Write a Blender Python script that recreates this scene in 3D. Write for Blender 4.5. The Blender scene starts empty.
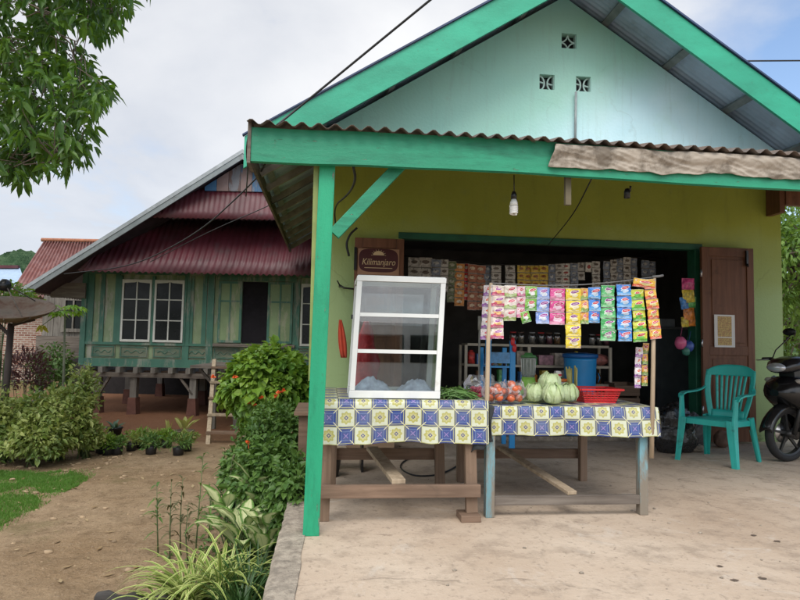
import bpy, bmesh, math, random
from mathutils import Vector, Matrix, noise as NZ
random.seed(11)
rnd = random.random; uni = random.uniform
SC = bpy.context.scene; COL = SC.collection
pi = math.pi
# ------------------------------------------------------------------ camera model
F = 620.; PITCH = math.radians(3.8); YAW = math.radians(6.44); ROLL = .02; EYE = 1.15
cy, sy, cp, sp = math.cos(YAW), math.sin(YAW), math.cos(PITCH), math.sin(PITCH)
Fw = Vector((sy*cp, cy*cp, sp)); R0 = Vector((cy, -sy, 0)); U0 = Vector((-sy*sp, -cy*sp, cp))
CR = R0*math.cos(ROLL)+U0*math.sin(ROLL); CU = -R0*math.sin(ROLL)+U0*math.cos(ROLL)
def ray(px, py): return Fw+CR*((px-400)/F)+CU*((300-py)/F)
def at(px, py, Y):
    d = ray(px, py); t = Y/d.y; return Vector((d.x*t, Y, EYE+d.z*t))
def gr(px, py, z=0.):
    d = ray(px, py); t = (z-EYE)/d.z; return Vector((d.x*t, d.y*t, z))
def ad(px, py, D):
    d = ray(px, py); t = D/(d.x*sy+d.y*cy); return Vector((d.x*t, d.y*t, EYE+d.z*t))
def hl(px, py, D):            # house frame coordinates (u along the facade, d depth, z)
    if py == 1: py = 325
    p = ad(px, py, D); return Vector((p.x*cy-p.y*sy, D, p.z))
def hw(u, d, z): return Vector((u*cy+d*sy, -u*sy+d*cy, z))
cam = bpy.data.cameras.new('camera'); co = bpy.data.objects.new('camera', cam); COL.objects.link(co)
M = Matrix(((CR.x, CU.x, -Fw.x, 0), (CR.y, CU.y, -Fw.y, 0), (CR.z, CU.z, -Fw.z, EYE), (0, 0, 0, 1)))
co.matrix_world = M; cam.sensor_width = 36; cam.lens = F/800*36; cam.clip_start = .05; cam.clip_end = 3000
SC.camera = co
# ------------------------------------------------------------------ mesh builder
class MB:
    def __init__(s): s.v = []; s.f = []; s.m = []; s.uv = {}; s.sm = []
    def add(s, vs, fs, m=0, uvs=None, smooth=False):
        b = len(s.v); s.v += [Vector(p) for p in vs]
        for k, f in enumerate(fs):
            if uvs is not None: s.uv[len(s.f)] = [uvs[i] for i in f]
            s.f.append([b+i for i in f]); s.m.append(m); s.sm.append(smooth)
        return s
    def box(s, x0, x1, y0, y1, z0, z1, m=0):
        P = [(x, y, z) for z in (z0, z1) for y in (y0, y1) for x in (x0, x1)]
        return s.add(P, [(0,2,3,1),(4,5,7,6),(0,1,5,4),(2,6,7,3),(0,4,6,2),(1,3,7,5)], m)
    def beam(s, a, b, w, h, up=(0,0,1), m=0, w2=None, h2=None):
        a = Vector(a); b = Vector(b); d = (b-a).normalized(); up = Vector(up)
        if abs(d.dot(up)) > .98: up = Vector((0,1,0))
        sd = d.cross(up).normalized(); u = sd.cross(d)
        w2 = w2 or w; h2 = h2 or h
        P = []
        for p, ww, hh in ((a, w, h), (b, w2, h2)):
            for i, j in ((-1,-1),(1,-1),(1,1),(-1,1)): P.append(p+sd*(i*ww/2)+u*(j*hh/2))
        return s.add(P, [(0,1,2,3),(7,6,5,4),(0,4,5,1),(1,5,6,2),(2,6,7,3),(3,7,4,0)], m)
    def tube(s, pts, r, n=8, m=0, caps=True, smooth=True):
        pts = [Vector(p) for p in pts]; k = len(pts); rs = r if isinstance(r, (list, tuple)) else [r]*k
        P = []; ref = None
        for i in range(k):
            d = (pts[min(i+1, k-1)]-pts[max(i-1, 0)]).normalized()
            if ref is None: ref = Vector((0,0,1)) if abs(d.z) < .9 else Vector((1,0,0))
            a = d.cross(ref).normalized(); b = a.cross(d).normalized(); ref = b
            for j in range(n):
                t = 2*pi*j/n; P.append(pts[i]+(a*math.cos(t)+b*math.sin(t))*rs[i])
        fs = [(i*n+j, i*n+(j+1) % n, (i+1)*n+(j+1) % n, (i+1)*n+j) for i in range(k-1) for j in range(n)]
        s.add(P, fs, m, smooth=smooth)
        if caps:
            b = len(s.v)-k*n
            s.f.append([b+j for j in range(n)][::-1]); s.m.append(m); s.sm.append(False)
            s.f.append([b+(k-1)*n+j for j in range(n)]); s.m.append(m); s.sm.append(False)
        return s
    def lathe(s, prof, c=(0,0,0), n=20, m=0, axis=None, smooth=True):
        c = Vector(c); P = []; k = len(prof)
        if axis is None: ax, bx, zx = Vector((1,0,0)), Vector((0,1,0)), Vector((0,0,1))
        else:
            zx = Vector(axis).normalized(); t = Vector((0,0,1)) if abs(zx.z) < .9 else Vector((1,0,0))
            ax = zx.cross(t).normalized(); bx = zx.cross(ax)
        for r, z in prof:
            for j in range(n):
                t = 2*pi*j/n; P.append(c+ax*(r*math.cos(t))+bx*(r*math.sin(t))+zx*z)
        fs = [(i*n+j, i*n+(j+1) % n, (i+1)*n+(j+1) % n, (i+1)*n+j) for i in range(k-1) for j in range(n)]
        fs += [tuple(range(n))[::-1], tuple((k-1)*n+j for j in range(n))]
        return s.add(P, fs, m, smooth=smooth)
    def grid(s, fn, nu, nv, m=0, uvf=None, smooth=True):
        P = [fn(i/nu, j/nv) for j in range(nv+1) for i in range(nu+1)]
        UV = [(uvf(i/nu, j/nv) if uvf else (i/nu, j/nv)) for j in range(nv+1) for i in range(nu+1)]
        fs = [(j*(nu+1)+i, j*(nu+1)+i+1, (j+1)*(nu+1)+i+1, (j+1)*(nu+1)+i) for j in range(nv) for i in range(nu)]
        return s.add(P, fs, m, UV, smooth)
    def prism(s, poly, off, m=0):      # poly: list of 3d points, extruded by vector off
        n = len(poly); off = Vector(off); P = [Vector(p) for p in poly]; P += [p+off for p in P]
        fs = [tuple(range(n))[::-1], tuple(range(n, 2*n))]+[(i, (i+1) % n, n+(i+1) % n, n+i) for i in range(n)]
        return s.add(P, fs, m)
    def ball(s, c, r, nu=14, nv=9, m=0, sc=(1,1,1), bump=0, fr=4, seed=0):
        c = Vector(c)
        def fn(a, b):
            t = 2*pi*a; p = pi*(b-.5)
            d = Vector((math.cos(p)*math.cos(t), math.cos(p)*math.sin(t), math.sin(p)))
            k = 1+bump*NZ.noise(d*fr+Vector((seed*7.1, seed*3.3, seed)))
            return c+Vector((d.x*sc[0], d.y*sc[1], d.z*sc[2]))*(r*k)
        return s.grid(fn, nu, nv, m)
def mkobj(name, mb, mats, parent=None, off=None, bev=0, solid=0, sub=0):
    me = bpy.data.meshes.new(name)
    vs = mb.v if off is None else [p-off for p in mb.v]
    me.from_pydata([tuple(p) for p in vs], [], mb.f)
    if not isinstance(mats, (list, tuple)): mats = [mats]
    for m in mats: me.materials.append(m)
    me.polygons.foreach_set('material_index', mb.m)
    me.polygons.foreach_set('use_smooth', mb.sm)
    if mb.uv:
        L = me.uv_layers.new(name='UVMap'); dat = [0.0]*(len(me.loops)*2); i = 0
        for k, f in enumerate(mb.f):
            u = mb.uv.get(k)
            for q in range(len(f)):
                if u: dat[2*i], dat[2*i+1] = u[q][0], u[q][1]
                i += 1
        L.data.foreach_set('uv', dat)
    me.update()
    o = bpy.data.objects.new(name, me); COL.objects.link(o)
    if parent: o.parent = parent
    if solid:
        md = o.modifiers.new('thick', 'SOLIDIFY'); md.thickness = solid; md.offset = 0
    if bev:
        md = o.modifiers.new('bevel', 'BEVEL'); md.width = bev; md.segments = 2; md.limit_method = 'ANGLE'; md.angle_limit = .7
    if sub:
        md = o.modifiers.new('sub', 'SUBSURF'); md.levels = sub; md.render_levels = sub
    return o
class Thing:
    """an Empty at the thing's base; parts get vertices in the frame's coordinates"""
    def __init__(s, name, label, cat, loc=(0,0,0), rz=0, group=None):
        s.loc = Vector(loc); o = bpy.data.objects.new(name, None); COL.objects.link(o); s.o = o
        o.empty_display_size = .1
        o.location = Matrix.Rotation(rz, 3, 'Z') @ s.loc; o.rotation_euler = (0, 0, rz)
        o['label'] = label; o['category'] = cat
        if group: o['group'] = group
    def part(s, name, mb, mats, parent=None, label=None, **k):
        o = mkobj(name, mb, mats, parent or s.o, s.loc, **k)
        if label: o['label'] = label
        return o
def single(name, mb, mats, label, cat, base=None, group=None, **k):
    b = Vector(base) if base is not None else None
    o = mkobj(name, mb, mats, None, b, **k)
    if b is not None: o.location = b
    o['label'] = label; o['category'] = cat
    if group: o['group'] = group
    return o
def structure(name, mb, mats, kind='structure', **k):
    o = mkobj(name, mb, mats, **k); o['kind'] = kind; return o
# ------------------------------------------------------------------ materials
class NT:
    def __init__(s, name):
        s.m = bpy.data.materials.new(name); s.m.use_nodes = True; s.t = s.m.node_tree; s.t.nodes.clear()
        s.out = s.n('ShaderNodeOutputMaterial')
    def n(s, typ, **kw):
        nd = s.t.nodes.new(typ)
        for k, v in kw.items():
            if k in nd.inputs: s.set(nd.inputs[k], v)
            else: setattr(nd, k, v)
        return nd
    def set(s, sock, v):
        if isinstance(v, X): v = v.s
        if isinstance(v, bpy.types.NodeSocket): s.t.links.new(v, sock)
        else:
            if isinstance(v, (tuple, list)) and len(v) == 3 and sock.type == 'RGBA': v = (*v, 1)
            sock.default_value = v
    def math(s, op, *a, clamp=False):
        nd = s.t.nodes.new('ShaderNodeMath'); nd.operation = op; nd.use_clamp = clamp
        for i, v in enumerate(a): s.set(nd.inputs[i], v)
        return X(s, nd.outputs[0])
    def mix(s, f, a, b, blend='MIX'):
        nd = s.t.nodes.new('ShaderNodeMix'); nd.data_type = 'RGBA'; nd.blend_type = blend
        s.set(nd.inputs[0], f); s.set(nd.inputs[6], a); s.set(nd.inputs[7], b); return nd.outputs[2]
    def coord(s, which='Object'): return s.n('ShaderNodeTexCoord').outputs[which]
    def noise(s, scale=5, detail=4, rough=.55, vec=None, stretch=None, dist=0):
        v = vec or s.coord()
        if stretch:
            mp = s.n('ShaderNodeMapping'); s.set(mp.inputs['Vector'], v); mp.inputs['Scale'].default_value = stretch; v = mp.outputs[0]
        nd = s.n('ShaderNodeTexNoise'); s.set(nd.inputs['Vector'], v)
        nd.inputs['Scale'].default_value = scale; nd.inputs['Detail'].default_value = detail; nd.inputs['Roughness'].default_value = rough
        nd.inputs['Distortion'].default_value = dist
        return X(s, nd.outputs['Fac'])
    def ramp(s, f, a, b): return s.math('SMOOTH_MIN', 1, s.math('MAXIMUM', 0, (f-a)*(1/(b-a))), .0)
    def xyz(s, v):
        nd = s.n('ShaderNodeSeparateXYZ'); s.set(nd.inputs[0], v); return [X(s, o) for o in nd.outputs]
    def bsdf(s, col, rough=.6, metal=0, spec=.5, h=None, hd=.01, hs=1, **kw):
        b = s.n('ShaderNodeBsdfPrincipled'); s.set(b.inputs['Base Color'], col); s.set(b.inputs['Roughness'], rough)
        s.set(b.inputs['Metallic'], metal); s.set(b.inputs['Specular IOR Level'], spec)
        for k, v in kw.items(): s.set(b.inputs[k], v)
        if h is not None:
            bp = s.n('ShaderNodeBump'); s.set(bp.inputs['Height'], h); bp.inputs['Distance'].default_value = hd; bp.inputs['Strength'].default_value = hs
            s.t.links.new(bp.outputs[0], b.inputs['Normal'])
        return b.outputs[0]
    def done(s, sh): s.t.links.new(sh, s.out.inputs[0]); return s.m
class X:
    def __init__(x, t, s): x.t = t; x.s = s
    def __add__(x, o): return x.t.math('ADD', x, o)
    def __radd__(x, o): return x.t.math('ADD', o, x)
    def __sub__(x, o): return x.t.math('SUBTRACT', x, o)
    def __rsub__(x, o): return x.t.math('SUBTRACT', o, x)
    def __mul__(x, o): return x.t.math('MULTIPLY', x, o)
    def __rmul__(x, o): return x.t.math('MULTIPLY', o, x)
    def abs(x): return x.t.math('ABSOLUTE', x)
    def gt(x, o): return x.t.math('GREATER_THAN', x, o)
    def lt(x, o): return x.t.math('LESS_THAN', x, o)
    def floor(x): return x.t.math('FLOOR', x)
    def mod(x, o): return x.t.math('FLOORED_MODULO', x, o)
    def max(x, o): return x.t.math('MAXIMUM', x, o)
    def min(x, o): return x.t.math('MINIMUM', x, o)
def sc3(c, k): return tuple(min(1, v*k) for v in c)
def plain(name, col, rough=.5, var=.25, scale=6, bump=.0, bscale=60, metal=0, spec=.5, stretch=None, dirt=None, dlo=.55, dhi=.72, dscale=3, **kw):
    t = NT(name); f = t.noise(scale, 5, stretch=stretch)
    c = t.mix(t.ramp(f, .3, .7), sc3(col, 1-var), sc3(col, 1+var))
    if dirt:
        d = t.noise(dscale, 8, .68, stretch=stretch); c = t.mix(t.ramp(d, dlo, dhi), c, dirt)
    r = t.noise(scale*2.3, 3)
    h = t.noise(bscale, 4, stretch=stretch) if bump else None
    return t.done(t.bsdf(c, t.math('ADD', (r-.5)*.25, rough, clamp=True), metal, spec, h, bump, **kw))
def wood(name, c1, c2, axis='X', rough=.7, sc=1., dirt=(.06,.045,.035), bump=.002):
    t = NT(name); st = {'X': (1.2, 16, 16), 'Y': (16, 1.2, 16), 'Z': (16, 16, 1.2)}[axis]
    st = tuple(v*sc for v in st)
    g = t.noise(1.5, 6, .6, stretch=st, dist=.6); big = t.noise(1.1, 3)
    c = t.mix(t.ramp(g, .35, .65), c1, c2); c = t.mix(t.ramp(big, .5, .75)*.5, c, dirt)
    s = t.noise(4, 8, .7); c = t.mix(t.ramp(s, .58, .7)*.5, c, dirt)
    return t.done(t.bsdf(c, rough, 0, .3, g, bump))
def peel(name, paint, base, lo=.5, hi=.56, axis='Z', rough=.5, sc=2.2, var=.2):
    """painted timber, the paint rubbed off in patches"""
    t = NT(name); st = {'X': (.35, 1.5, 1.5), 'Y': (1.5, .35, 1.5), 'Z': (1.5, 1.5, .35)}[axis]
    a = t.noise(sc, 9, .72, stretch=st); v = t.noise(1.7, 4); k = t.ramp(a, lo, hi)
    c = t.mix(t.ramp(v, .3, .7), sc3(paint, 1-var), sc3(paint, 1+var)); c = t.mix(k, c, base)
    fine = t.noise(70, 3, stretch=st)
    return t.done(t.bsdf(c, k*.35+rough, 0, .4, fine-k*.6, .002))
def leafmat(name, c1, c2, c3=None, rough=.45, trans=.3):
    t = NT(name); g = t.n('ShaderNodeNewGeometry'); ri = X(t, g.outputs['Random Per Island'])
    c = t.mix(ri, c1, c2)
    if c3: c = t.mix(t.ramp(t.noise(2.2, 3), .45, .65), c, c3)
    c = t.mix(t.noise(40, 2)*.35, c, sc3(c1, .6))
    b = t.bsdf(c, rough, 0, .4)
    tr = t.n('ShaderNodeBsdfTranslucent'); t.set(tr.inputs[0], t.mix(.5, c, (c2[0]*1.6, c2[1]*1.5, c2[2]*.6)))
    mx = t.n('ShaderNodeMixShader'); mx.inputs[0].default_value = trans
    t.t.links.new(b, mx.inputs[1]); t.t.links.new(tr.outputs[0], mx.inputs[2]); return t.done(mx.outputs[0])
def filmy(name, col=(.9,.9,.9), op=.18, rough=.1, wr=True):
    t = NT(name); tr = t.n('ShaderNodeBsdfTransparent'); tr.inputs[0].default_value = (*[min(1, .75+.25*v) for v in col], 1)
    n = t.noise(18, 4, dist=1.2)
    b = t.bsdf(col, rough, 0, .6, n if wr else None, .01)
    lw = t.n('ShaderNodeLayerWeight'); lw.inputs[0].default_value = .25
    mx = t.n('ShaderNodeMixShader')
    f = X(t, lw.outputs['Fresnel'])*.7+op
    if wr: f = f+t.ramp(n, .52, .66)*.35
    t.set(mx.inputs[0], t.math('MINIMUM', f, 1)); t.t.links.new(tr.outputs[0], mx.inputs[1]); t.t.links.new(b, mx.inputs[2])
    return t.done(mx.outputs[0])
def glass(name, tint=(.9,.95,.93), refl=.12):
    t = NT(name); tr = t.n('ShaderNodeBsdfTransparent'); tr.inputs[0].default_value = (*tint, 1)
    gl = t.n('ShaderNodeBsdfGlossy'); gl.inputs['Roughness'].default_value = .015; gl.inputs[0].default_value = (1, 1, 1, 1)
    lw = t.n('ShaderNodeLayerWeight'); lw.inputs[0].default_value = .35
    mx = t.n('ShaderNodeMixShader'); t.set(mx.inputs[0], t.math('MINIMUM', X(t, lw.outputs['Fresnel'])*.8+refl*.4+t.ramp(t.noise(6, 6, .7), .5, .8)*.05, 1))
    t.t.links.new(tr.outputs[0], mx.inputs[1]); t.t.links.new(gl.outputs[0], mx.inputs[2]); return t.done(mx.outputs[0])

def gloss_paint(name, col, st, chip=.665, grime=.5):
    t = NT(name); a = t.noise(3, 9, .75, stretch=st); b = t.noise(1.3, 6, .65, stretch=st); f = t.noise(55, 3, .6); sp = t.noise(16, 5, .8)
    c = t.mix(t.ramp(b, .3, .7), sc3(col, .78), sc3(col, 1.18)); c = t.mix(t.ramp(a, .5, .72)*grime, c, sc3(col, .28))
    c = t.mix(t.ramp(sp, .62, .70)*.4, c, (.06,.09,.06)); k = t.ramp(t.noise(9, 7, .8, stretch=st), chip, chip+.02); c = t.mix(k*.9, c, (.26,.24,.19))
    return t.done(t.bsdf(c, a*.3+.32, 0, .4, f*.4+a-k*.5, .003))
m_green = gloss_paint('emerald_gloss_paint', (.022,.27,.15), (.5,1,3), .635, .65)
m_barge = gloss_paint('mint_green_paint', (.035,.37,.23), (.7,1,1.6), .70, .3)
m_post = gloss_paint('bright_green_paint', (.02,.33,.17), (3,3,.5), .64, .55)
def cracks(t, sc=.8, wd=.006):
    v = t.n('ShaderNodeTexVoronoi'); v.feature = 'DISTANCE_TO_EDGE'; v.inputs['Scale'].default_value = sc
    wv = t.n('ShaderNodeMixRGB'); wv.blend_type = 'ADD'; wv.inputs[0].default_value = .5; nn = t.n('ShaderNodeTexNoise'); nn.inputs['Scale'].default_value = 1.8; nn.inputs['Detail'].default_value = 9
    co_ = t.coord(); t.t.links.new(co_, nn.inputs['Vector']); t.t.links.new(co_, wv.inputs[1]); t.t.links.new(nn.outputs['Color'], wv.inputs[2]); t.t.links.new(wv.outputs[0], v.inputs['Vector'])
    return t.ramp(X(t, v.outputs['Distance'])*-1+wd, 0, wd)*t.ramp(t.noise(1.4, 4), .5, .6)
def olive_wall():
    t = NT('olive_green_wall_paint'); o = t.coord(); x, y, z = t.xyz(o)
    n = t.noise(1.1, 5); n2 = t.noise(6, 6, .65)
    c = t.mix(t.ramp(n, .3, .7), (.31,.355,.055), (.385,.43,.075))
    c = t.mix(t.ramp(n2, .55, .8)*.35, c, (.25,.33,.12)); c = t.mix(t.ramp(t.noise(2.6, 8, .75, stretch=(3.5,1,.3)), .54, .72)*.35, c, (.17,.19,.05)); c = t.mix(t.ramp(t.noise(8, 8, .8), .61, .66)*.35, c, (.36,.38,.2))
    low = t.ramp(z*-1+(n-.5)*1.1+2.65, 0, .9)       # the lower coat of paint is a paler green
    c = t.mix(low, c, (.37,.50,.235))
    moss = t.ramp(z*-1+(n2-.5)*.9+.22, 0, .25)*t.ramp(t.noise(9, 8, .7), .42, .6)
    c = t.mix(moss*.8, c, (.07,.09,.04))
    c = t.mix(cracks(t, .7)*.25, c, (.12,.13,.05)); return t.done(t.bsdf(c, .75, 0, .25, t.noise(35, 5), .004))
m_olive = olive_wall()
def cyan_wall():
    t = NT('pale_cyan_gable_paint'); x, y, z = t.xyz(t.coord()); n = t.noise(.8, 4); n2 = t.noise(7, 7, .7); n3 = t.noise(1.7, 5)
    c = t.mix(t.ramp(n, .35, .65), (.56,.84,.92), (.68,.91,.97))
    # the colour turns greener towards the rakes
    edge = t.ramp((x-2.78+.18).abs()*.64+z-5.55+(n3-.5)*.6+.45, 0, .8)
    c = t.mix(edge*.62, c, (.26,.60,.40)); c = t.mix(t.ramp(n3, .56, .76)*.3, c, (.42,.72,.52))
    c = t.mix(t.ramp(t.noise(14, 3, .8), .73, .76), c, (.25,.35,.2))
    c = t.mix(t.ramp(t.noise(2.5, 7, .75, stretch=(3.5,1,.3)), .53, .72)*.32, c, (.33,.46,.42)); c = t.mix(t.ramp(t.noise(5, 9, .8), .60, .68)*.4, c, (.42,.50,.40))
    c = t.mix(cracks(t, .6)*.15, c, (.2,.3,.26)); return t.done(t.bsdf(c, .8, 0, .2, t.noise(30, 5), .004))
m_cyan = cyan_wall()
def concrete():
    t = NT('worn_tan_concrete'); n = t.noise(.9, 6, .6); n2 = t.noise(3.7, 8, .7); n3 = t.noise(22, 5, .7)
    c = t.mix(t.ramp(n, .32, .68), (.42,.32,.235), (.56,.46,.36))
    c = t.mix(t.ramp(n2, .50, .64)*.5, c, (.24,.185,.14)); c = t.mix(t.ramp(t.noise(1.6, 7, .75, dist=1.5), .57, .68)*.6, c, (.56,.50,.43))
    c = t.mix(t.ramp(n3, .56, .66)*.45, c, (.17,.13,.10)); c = t.mix(t.ramp(t.noise(60, 4, .75), .58, .66)*.35, c, (.62,.55,.46)); c = t.mix(t.ramp(t.noise(7, 9, .8, dist=.8), .60, .64)*.5, c, (.20,.15,.115))
    v = t.n('ShaderNodeTexVoronoi'); v.feature = 'DISTANCE_TO_EDGE'; v.inputs['Scale'].default_value = .55
    wv = t.n('ShaderNodeMixRGB'); wv.blend_type = 'ADD'; wv.inputs[0].default_value = .35
    nn = t.n('ShaderNodeTexNoise'); nn.inputs['Scale'].default_value = 2.2; nn.inputs['Detail'].default_value = 8
    t.t.links.new(t.coord(), nn.inputs['Vector']); t.t.links.new(t.coord(), wv.inputs[1]); t.t.links.new(nn.outputs['Color'], wv.inputs[2]); t.t.links.new(wv.outputs[0], v.inputs['Vector'])
    d = X(t, v.outputs['Distance']); cr = t.ramp(d*-1+.008, 0, .006)*t.ramp(n2, .42, .55)
    c = t.mix(cr*.22, c, (.13,.1,.08))
    return t.done(t.bsdf(c, .85, 0, .25, n3*.6+n2-cr*.3, .008))
m_conc = concrete()
m_kerb = plain('rough_grey_concrete', (.34,.29,.23), .95, .35, 14, .012, 60, dirt=(.17,.14,.11), dlo=.45, dhi=.75, dscale=24)
def soil():
    t = NT('bare_garden_soil'); x, y, z = t.xyz(t.coord()); n = t.noise(.55, 5); n2 = t.noise(5, 9, .72); n3 = t.noise(30, 6, .7)
    c = t.mix(t.ramp(n, .3, .7), (.31,.21,.12), (.42,.31,.20))
    c = t.mix(t.ramp(n2, .45, .7)*.7, c, (.15,.098,.055)); c = t.mix(t.ramp(n3, .55, .66)*.55, c, (.46,.36,.25)); c = t.mix(t.ramp(t.noise(14, 8, .8), .55, .62)*.55, c, (.13,.085,.05)); c = t.mix(t.ramp(t.noise(1.3, 6, .7), .56, .68)*.45, c, (.16,.14,.06))
    red = t.ramp(y+(n-.5)*3-10.4, 0, 1.6)
    c = t.mix(red*.85, c, (.20,.085,.045)); far = t.ramp(y+(n-.5)*6-27, 0, 3); c = t.mix(far, c, (.06,.10,.025))
    left = t.ramp(x*-1+(n-.5)*4-9, 0, 3); c = t.mix(left, c, (.07,.12,.03))
    return t.done(t.bsdf(c, .95, 0, .15, n2+n3*.7, .04))
m_soil = soil()
m_oldwood = wood('raw_brown_timber', (.27,.18,.125), (.17,.11,.075), 'X')
m_oldwoodz = wood('raw_brown_timber_upright', (.28,.19,.13), (.18,.12,.08), 'Z')
m_oldwoody = wood('raw_brown_timber_across', (.25,.17,.12), (.16,.11,.075), 'Y')
m_greywood = wood('weathered_grey_timber', (.22,.19,.16), (.12,.10,.085), 'X', .9)
m_greywoodz = wood('weathered_grey_timber_upright', (.26,.24,.21), (.14,.13,.115), 'Z', .9, .6)
m_palewood = wood('pale_peeled_stick', (.5,.40,.28), (.33,.25,.17), 'Z', .7)
m_doorwood = wood('varnished_brown_door', (.20,.09,.05), (.13,.058,.033), 'Z', .5, .8, (.04,.02,.012), .001)
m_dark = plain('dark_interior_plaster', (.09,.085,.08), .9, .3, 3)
m_black = plain('black_plastic', (.012,.012,.013), .32, .2, 8)
m_rub = plain('black_rubber', (.015,.015,.016), .75, .2, 30, .002, 80)
m_white = plain('white_powder_paint', (.72,.74,.72), .35, .06, 6, dirt=(.45,.43,.38), dlo=.62, dhi=.78)
m_metal = plain('brushed_steel', (.55,.55,.55), .35, .1, 8, metal=1)
m_wire = plain('black_cable', (.015,.015,.016), .5, .1)
# ------------------------------------------------------------------ world, sun
w = bpy.data.worlds.new('World'); SC.world = w; w.use_nodes = True
class WT(NT):
    def __init__(s): s.t = w.node_tree; s.t.nodes.clear(); s.out = s.n('ShaderNodeOutputWorld')
t = WT()
SUN_EL, SUN_ROT = math.radians(52), math.radians(194)
sky = t.n('ShaderNodeTexSky'); sky.sky_type = 'NISHITA'; sky.sun_disc = False; sky.sun_elevation = SUN_EL; sky.sun_rotation = SUN_ROT
g = t.n('ShaderNodeTexCoord').outputs['Generated']; dx, dy, dz = t.xyz(g)
den = dz.max(0)+.22
cx_ = t.math('DIVIDE', dx, den); cy_ = t.math('DIVIDE', dy, den)
cv = t.n('ShaderNodeCombineXYZ'); t.set(cv.inputs[0], cx_); t.set(cv.inputs[1], cy_)
n1 = t.noise(.9, 8, .55, vec=cv.outputs[0], dist=.35); n2 = t.noise(2.2, 7, .6, vec=cv.outputs[0]); n3 = t.noise(.55, 4, .5, vec=cv.outputs[0])
# cover thins towards the east (right) and just above the western horizon
bias = t.ramp(dx, .30, .60)*-.20+t.ramp(dz*-1, -.30, -.05)*t.ramp(dx*-1, .15, .5)*-.06
cover = t.ramp(n1*.75+n2*.25+bias, .27, .46)
shade = t.ramp(n3*.35+n1*.65, .40, .60)
ccol = t.mix(shade, (.62,.645,.70), (.96,.955,.95))
low = t.ramp(dz*-1, -.36, -.04)*.7*t.ramp(dx*-1, -.1, .3)
ccol = t.mix(low, ccol, (.50,.55,.66))
bgs = t.n('ShaderNodeBackground'); t.set(bgs.inputs[0], sky.outputs[0]); bgs.inputs[1].default_value = .12
bgc = t.n('ShaderNodeBackground'); t.set(bgc.inputs[0], ccol); SDV = (math.sin(SUN_ROT)*math.cos(SUN_EL), math.cos(SUN_ROT)*math.cos(SUN_EL), math.sin(SUN_EL))
near = dx*SDV[0]+dy*SDV[1]+dz*SDV[2]          # thin cloud glows brighter round the sun
t.set(bgc.inputs[1], t.ramp(near, .25, .95)*.60+.57)
mx = t.n('ShaderNodeMixShader'); t.set(mx.inputs[0], cover*.93); t.t.links.new(bgs.outputs[0], mx.inputs[1]); t.t.links.new(bgc.outputs[0], mx.inputs[2])
t.t.links.new(mx.outputs[0], t.out.inputs[0])
sl = bpy.data.lights.new('sun', 'SUN'); sl.energy = 1.15; sl.angle = math.radians(36); sl.color = (1, .95, .88)
so = bpy.data.objects.new('sun', sl); COL.objects.link(so)
sd = Vector((math.sin(SUN_ROT)*math.cos(SUN_EL), math.cos(SUN_ROT)*math.cos(SUN_EL), math.sin(SUN_EL)))
so.rotation_euler = sd.to_track_quat('Z', 'Y').to_euler(); so.location = (0, -5, 20)
SC.view_settings.view_transform = 'Standard'; SC.view_settings.look = 'None'; SC.view_settings.gamma = 1
SC.view_settings.exposure = 0.95
SC.view_settings.use_curve_mapping = False
# ------------------------------------------------------------------ ground, terrace
GZ = -.65
def axis(lo, hi, st, outs0, outs1):
    a = list(outs0); n = int((hi-lo)/st)
    return a+[lo+(hi-lo)*i/n for i in range(n+1)]+list(outs1)
xs = axis(-9.5, -.1, .075, (-900,-300,-100,-40,-20,-13), (3,8,20,60,200,900))
ys = axis(2.2, 15.5, .085, (-900,-200,-50,-12,-4,0), (18,24,40,80,200,500,1500))
mb = MB(); P = []
for Y in ys:
    for Xx in xs:
        z = GZ
        if -10 < Xx < -.05 and 2 < Y < 15.6:
            q = Vector((Xx, Y, 0))
            z += .035*NZ.noise(q*.9)+.014*NZ.noise(q*4)+.008*NZ.noise(q*11)
        P.append((Xx, Y, z))
nx = len(xs)
mb.add(P, [(j*nx+i, j*nx+i+1, (j+1)*nx+i+1, (j+1)*nx+i) for j in range(len(ys)-1) for i in range(nx-1)], 0, smooth=True)
structure('ground', mb, m_soil)
def gz(x, y):
    q = Vector((x, y, 0)); return GZ+.035*NZ.noise(q*.9)+.014*NZ.noise(q*4)+.008*NZ.noise(q*11)
mb = MB().box(-.13, 11, -9, 13.6, -.75, 0); structure('terrace', mb, m_conc)
mb = MB(); N = 150; L = []; Rr = []
for i in range(N+1):
    Y = -3+i*(10.15/N); q = Vector((0, Y*3.1, 5))
    L.append((-.262+.018*NZ.noise(q)+.01*NZ.noise(q*5), Y)); Rr.append((-.115+.012*NZ.noise(q*1.7+Vector((9,0,0))), Y))
P = []
for (a, Y), (b, _) in zip(L, Rr):
    zt = .008+.006*NZ.noise(Vector((3, Y*6, 1)))
    P += [(a-.03, Y, -.72), (a, Y, zt-.012), (a+.02, Y, zt), (b, Y, zt), (b+.005, Y, -.01)]
mb.add(P, [(5*i+k, 5*i+k+1, 5*i+k+6, 5*i+k+5) for i in range(N) for k in range(4)], 0)
structure('terrace_kerb', mb, m_kerb)
mb = MB(); P = []
for i in range(N+1):
    Y = .5+i*(3.4/N); q = Vector((4, Y*4, 2)); wd = .03*max(0, NZ.noise(q*.8)+.15)+.03*NZ.noise(q*3)*NZ.noise(q*9)
    P += [(-.105+.008*NZ.noise(q*2), Y, .0045), (-.105+max(.0, wd), Y, .0045)]
mb.add(P, [(2*i, 2*i+1, 2*i+3, 2*i+2) for i in range(N)], 0)
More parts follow.
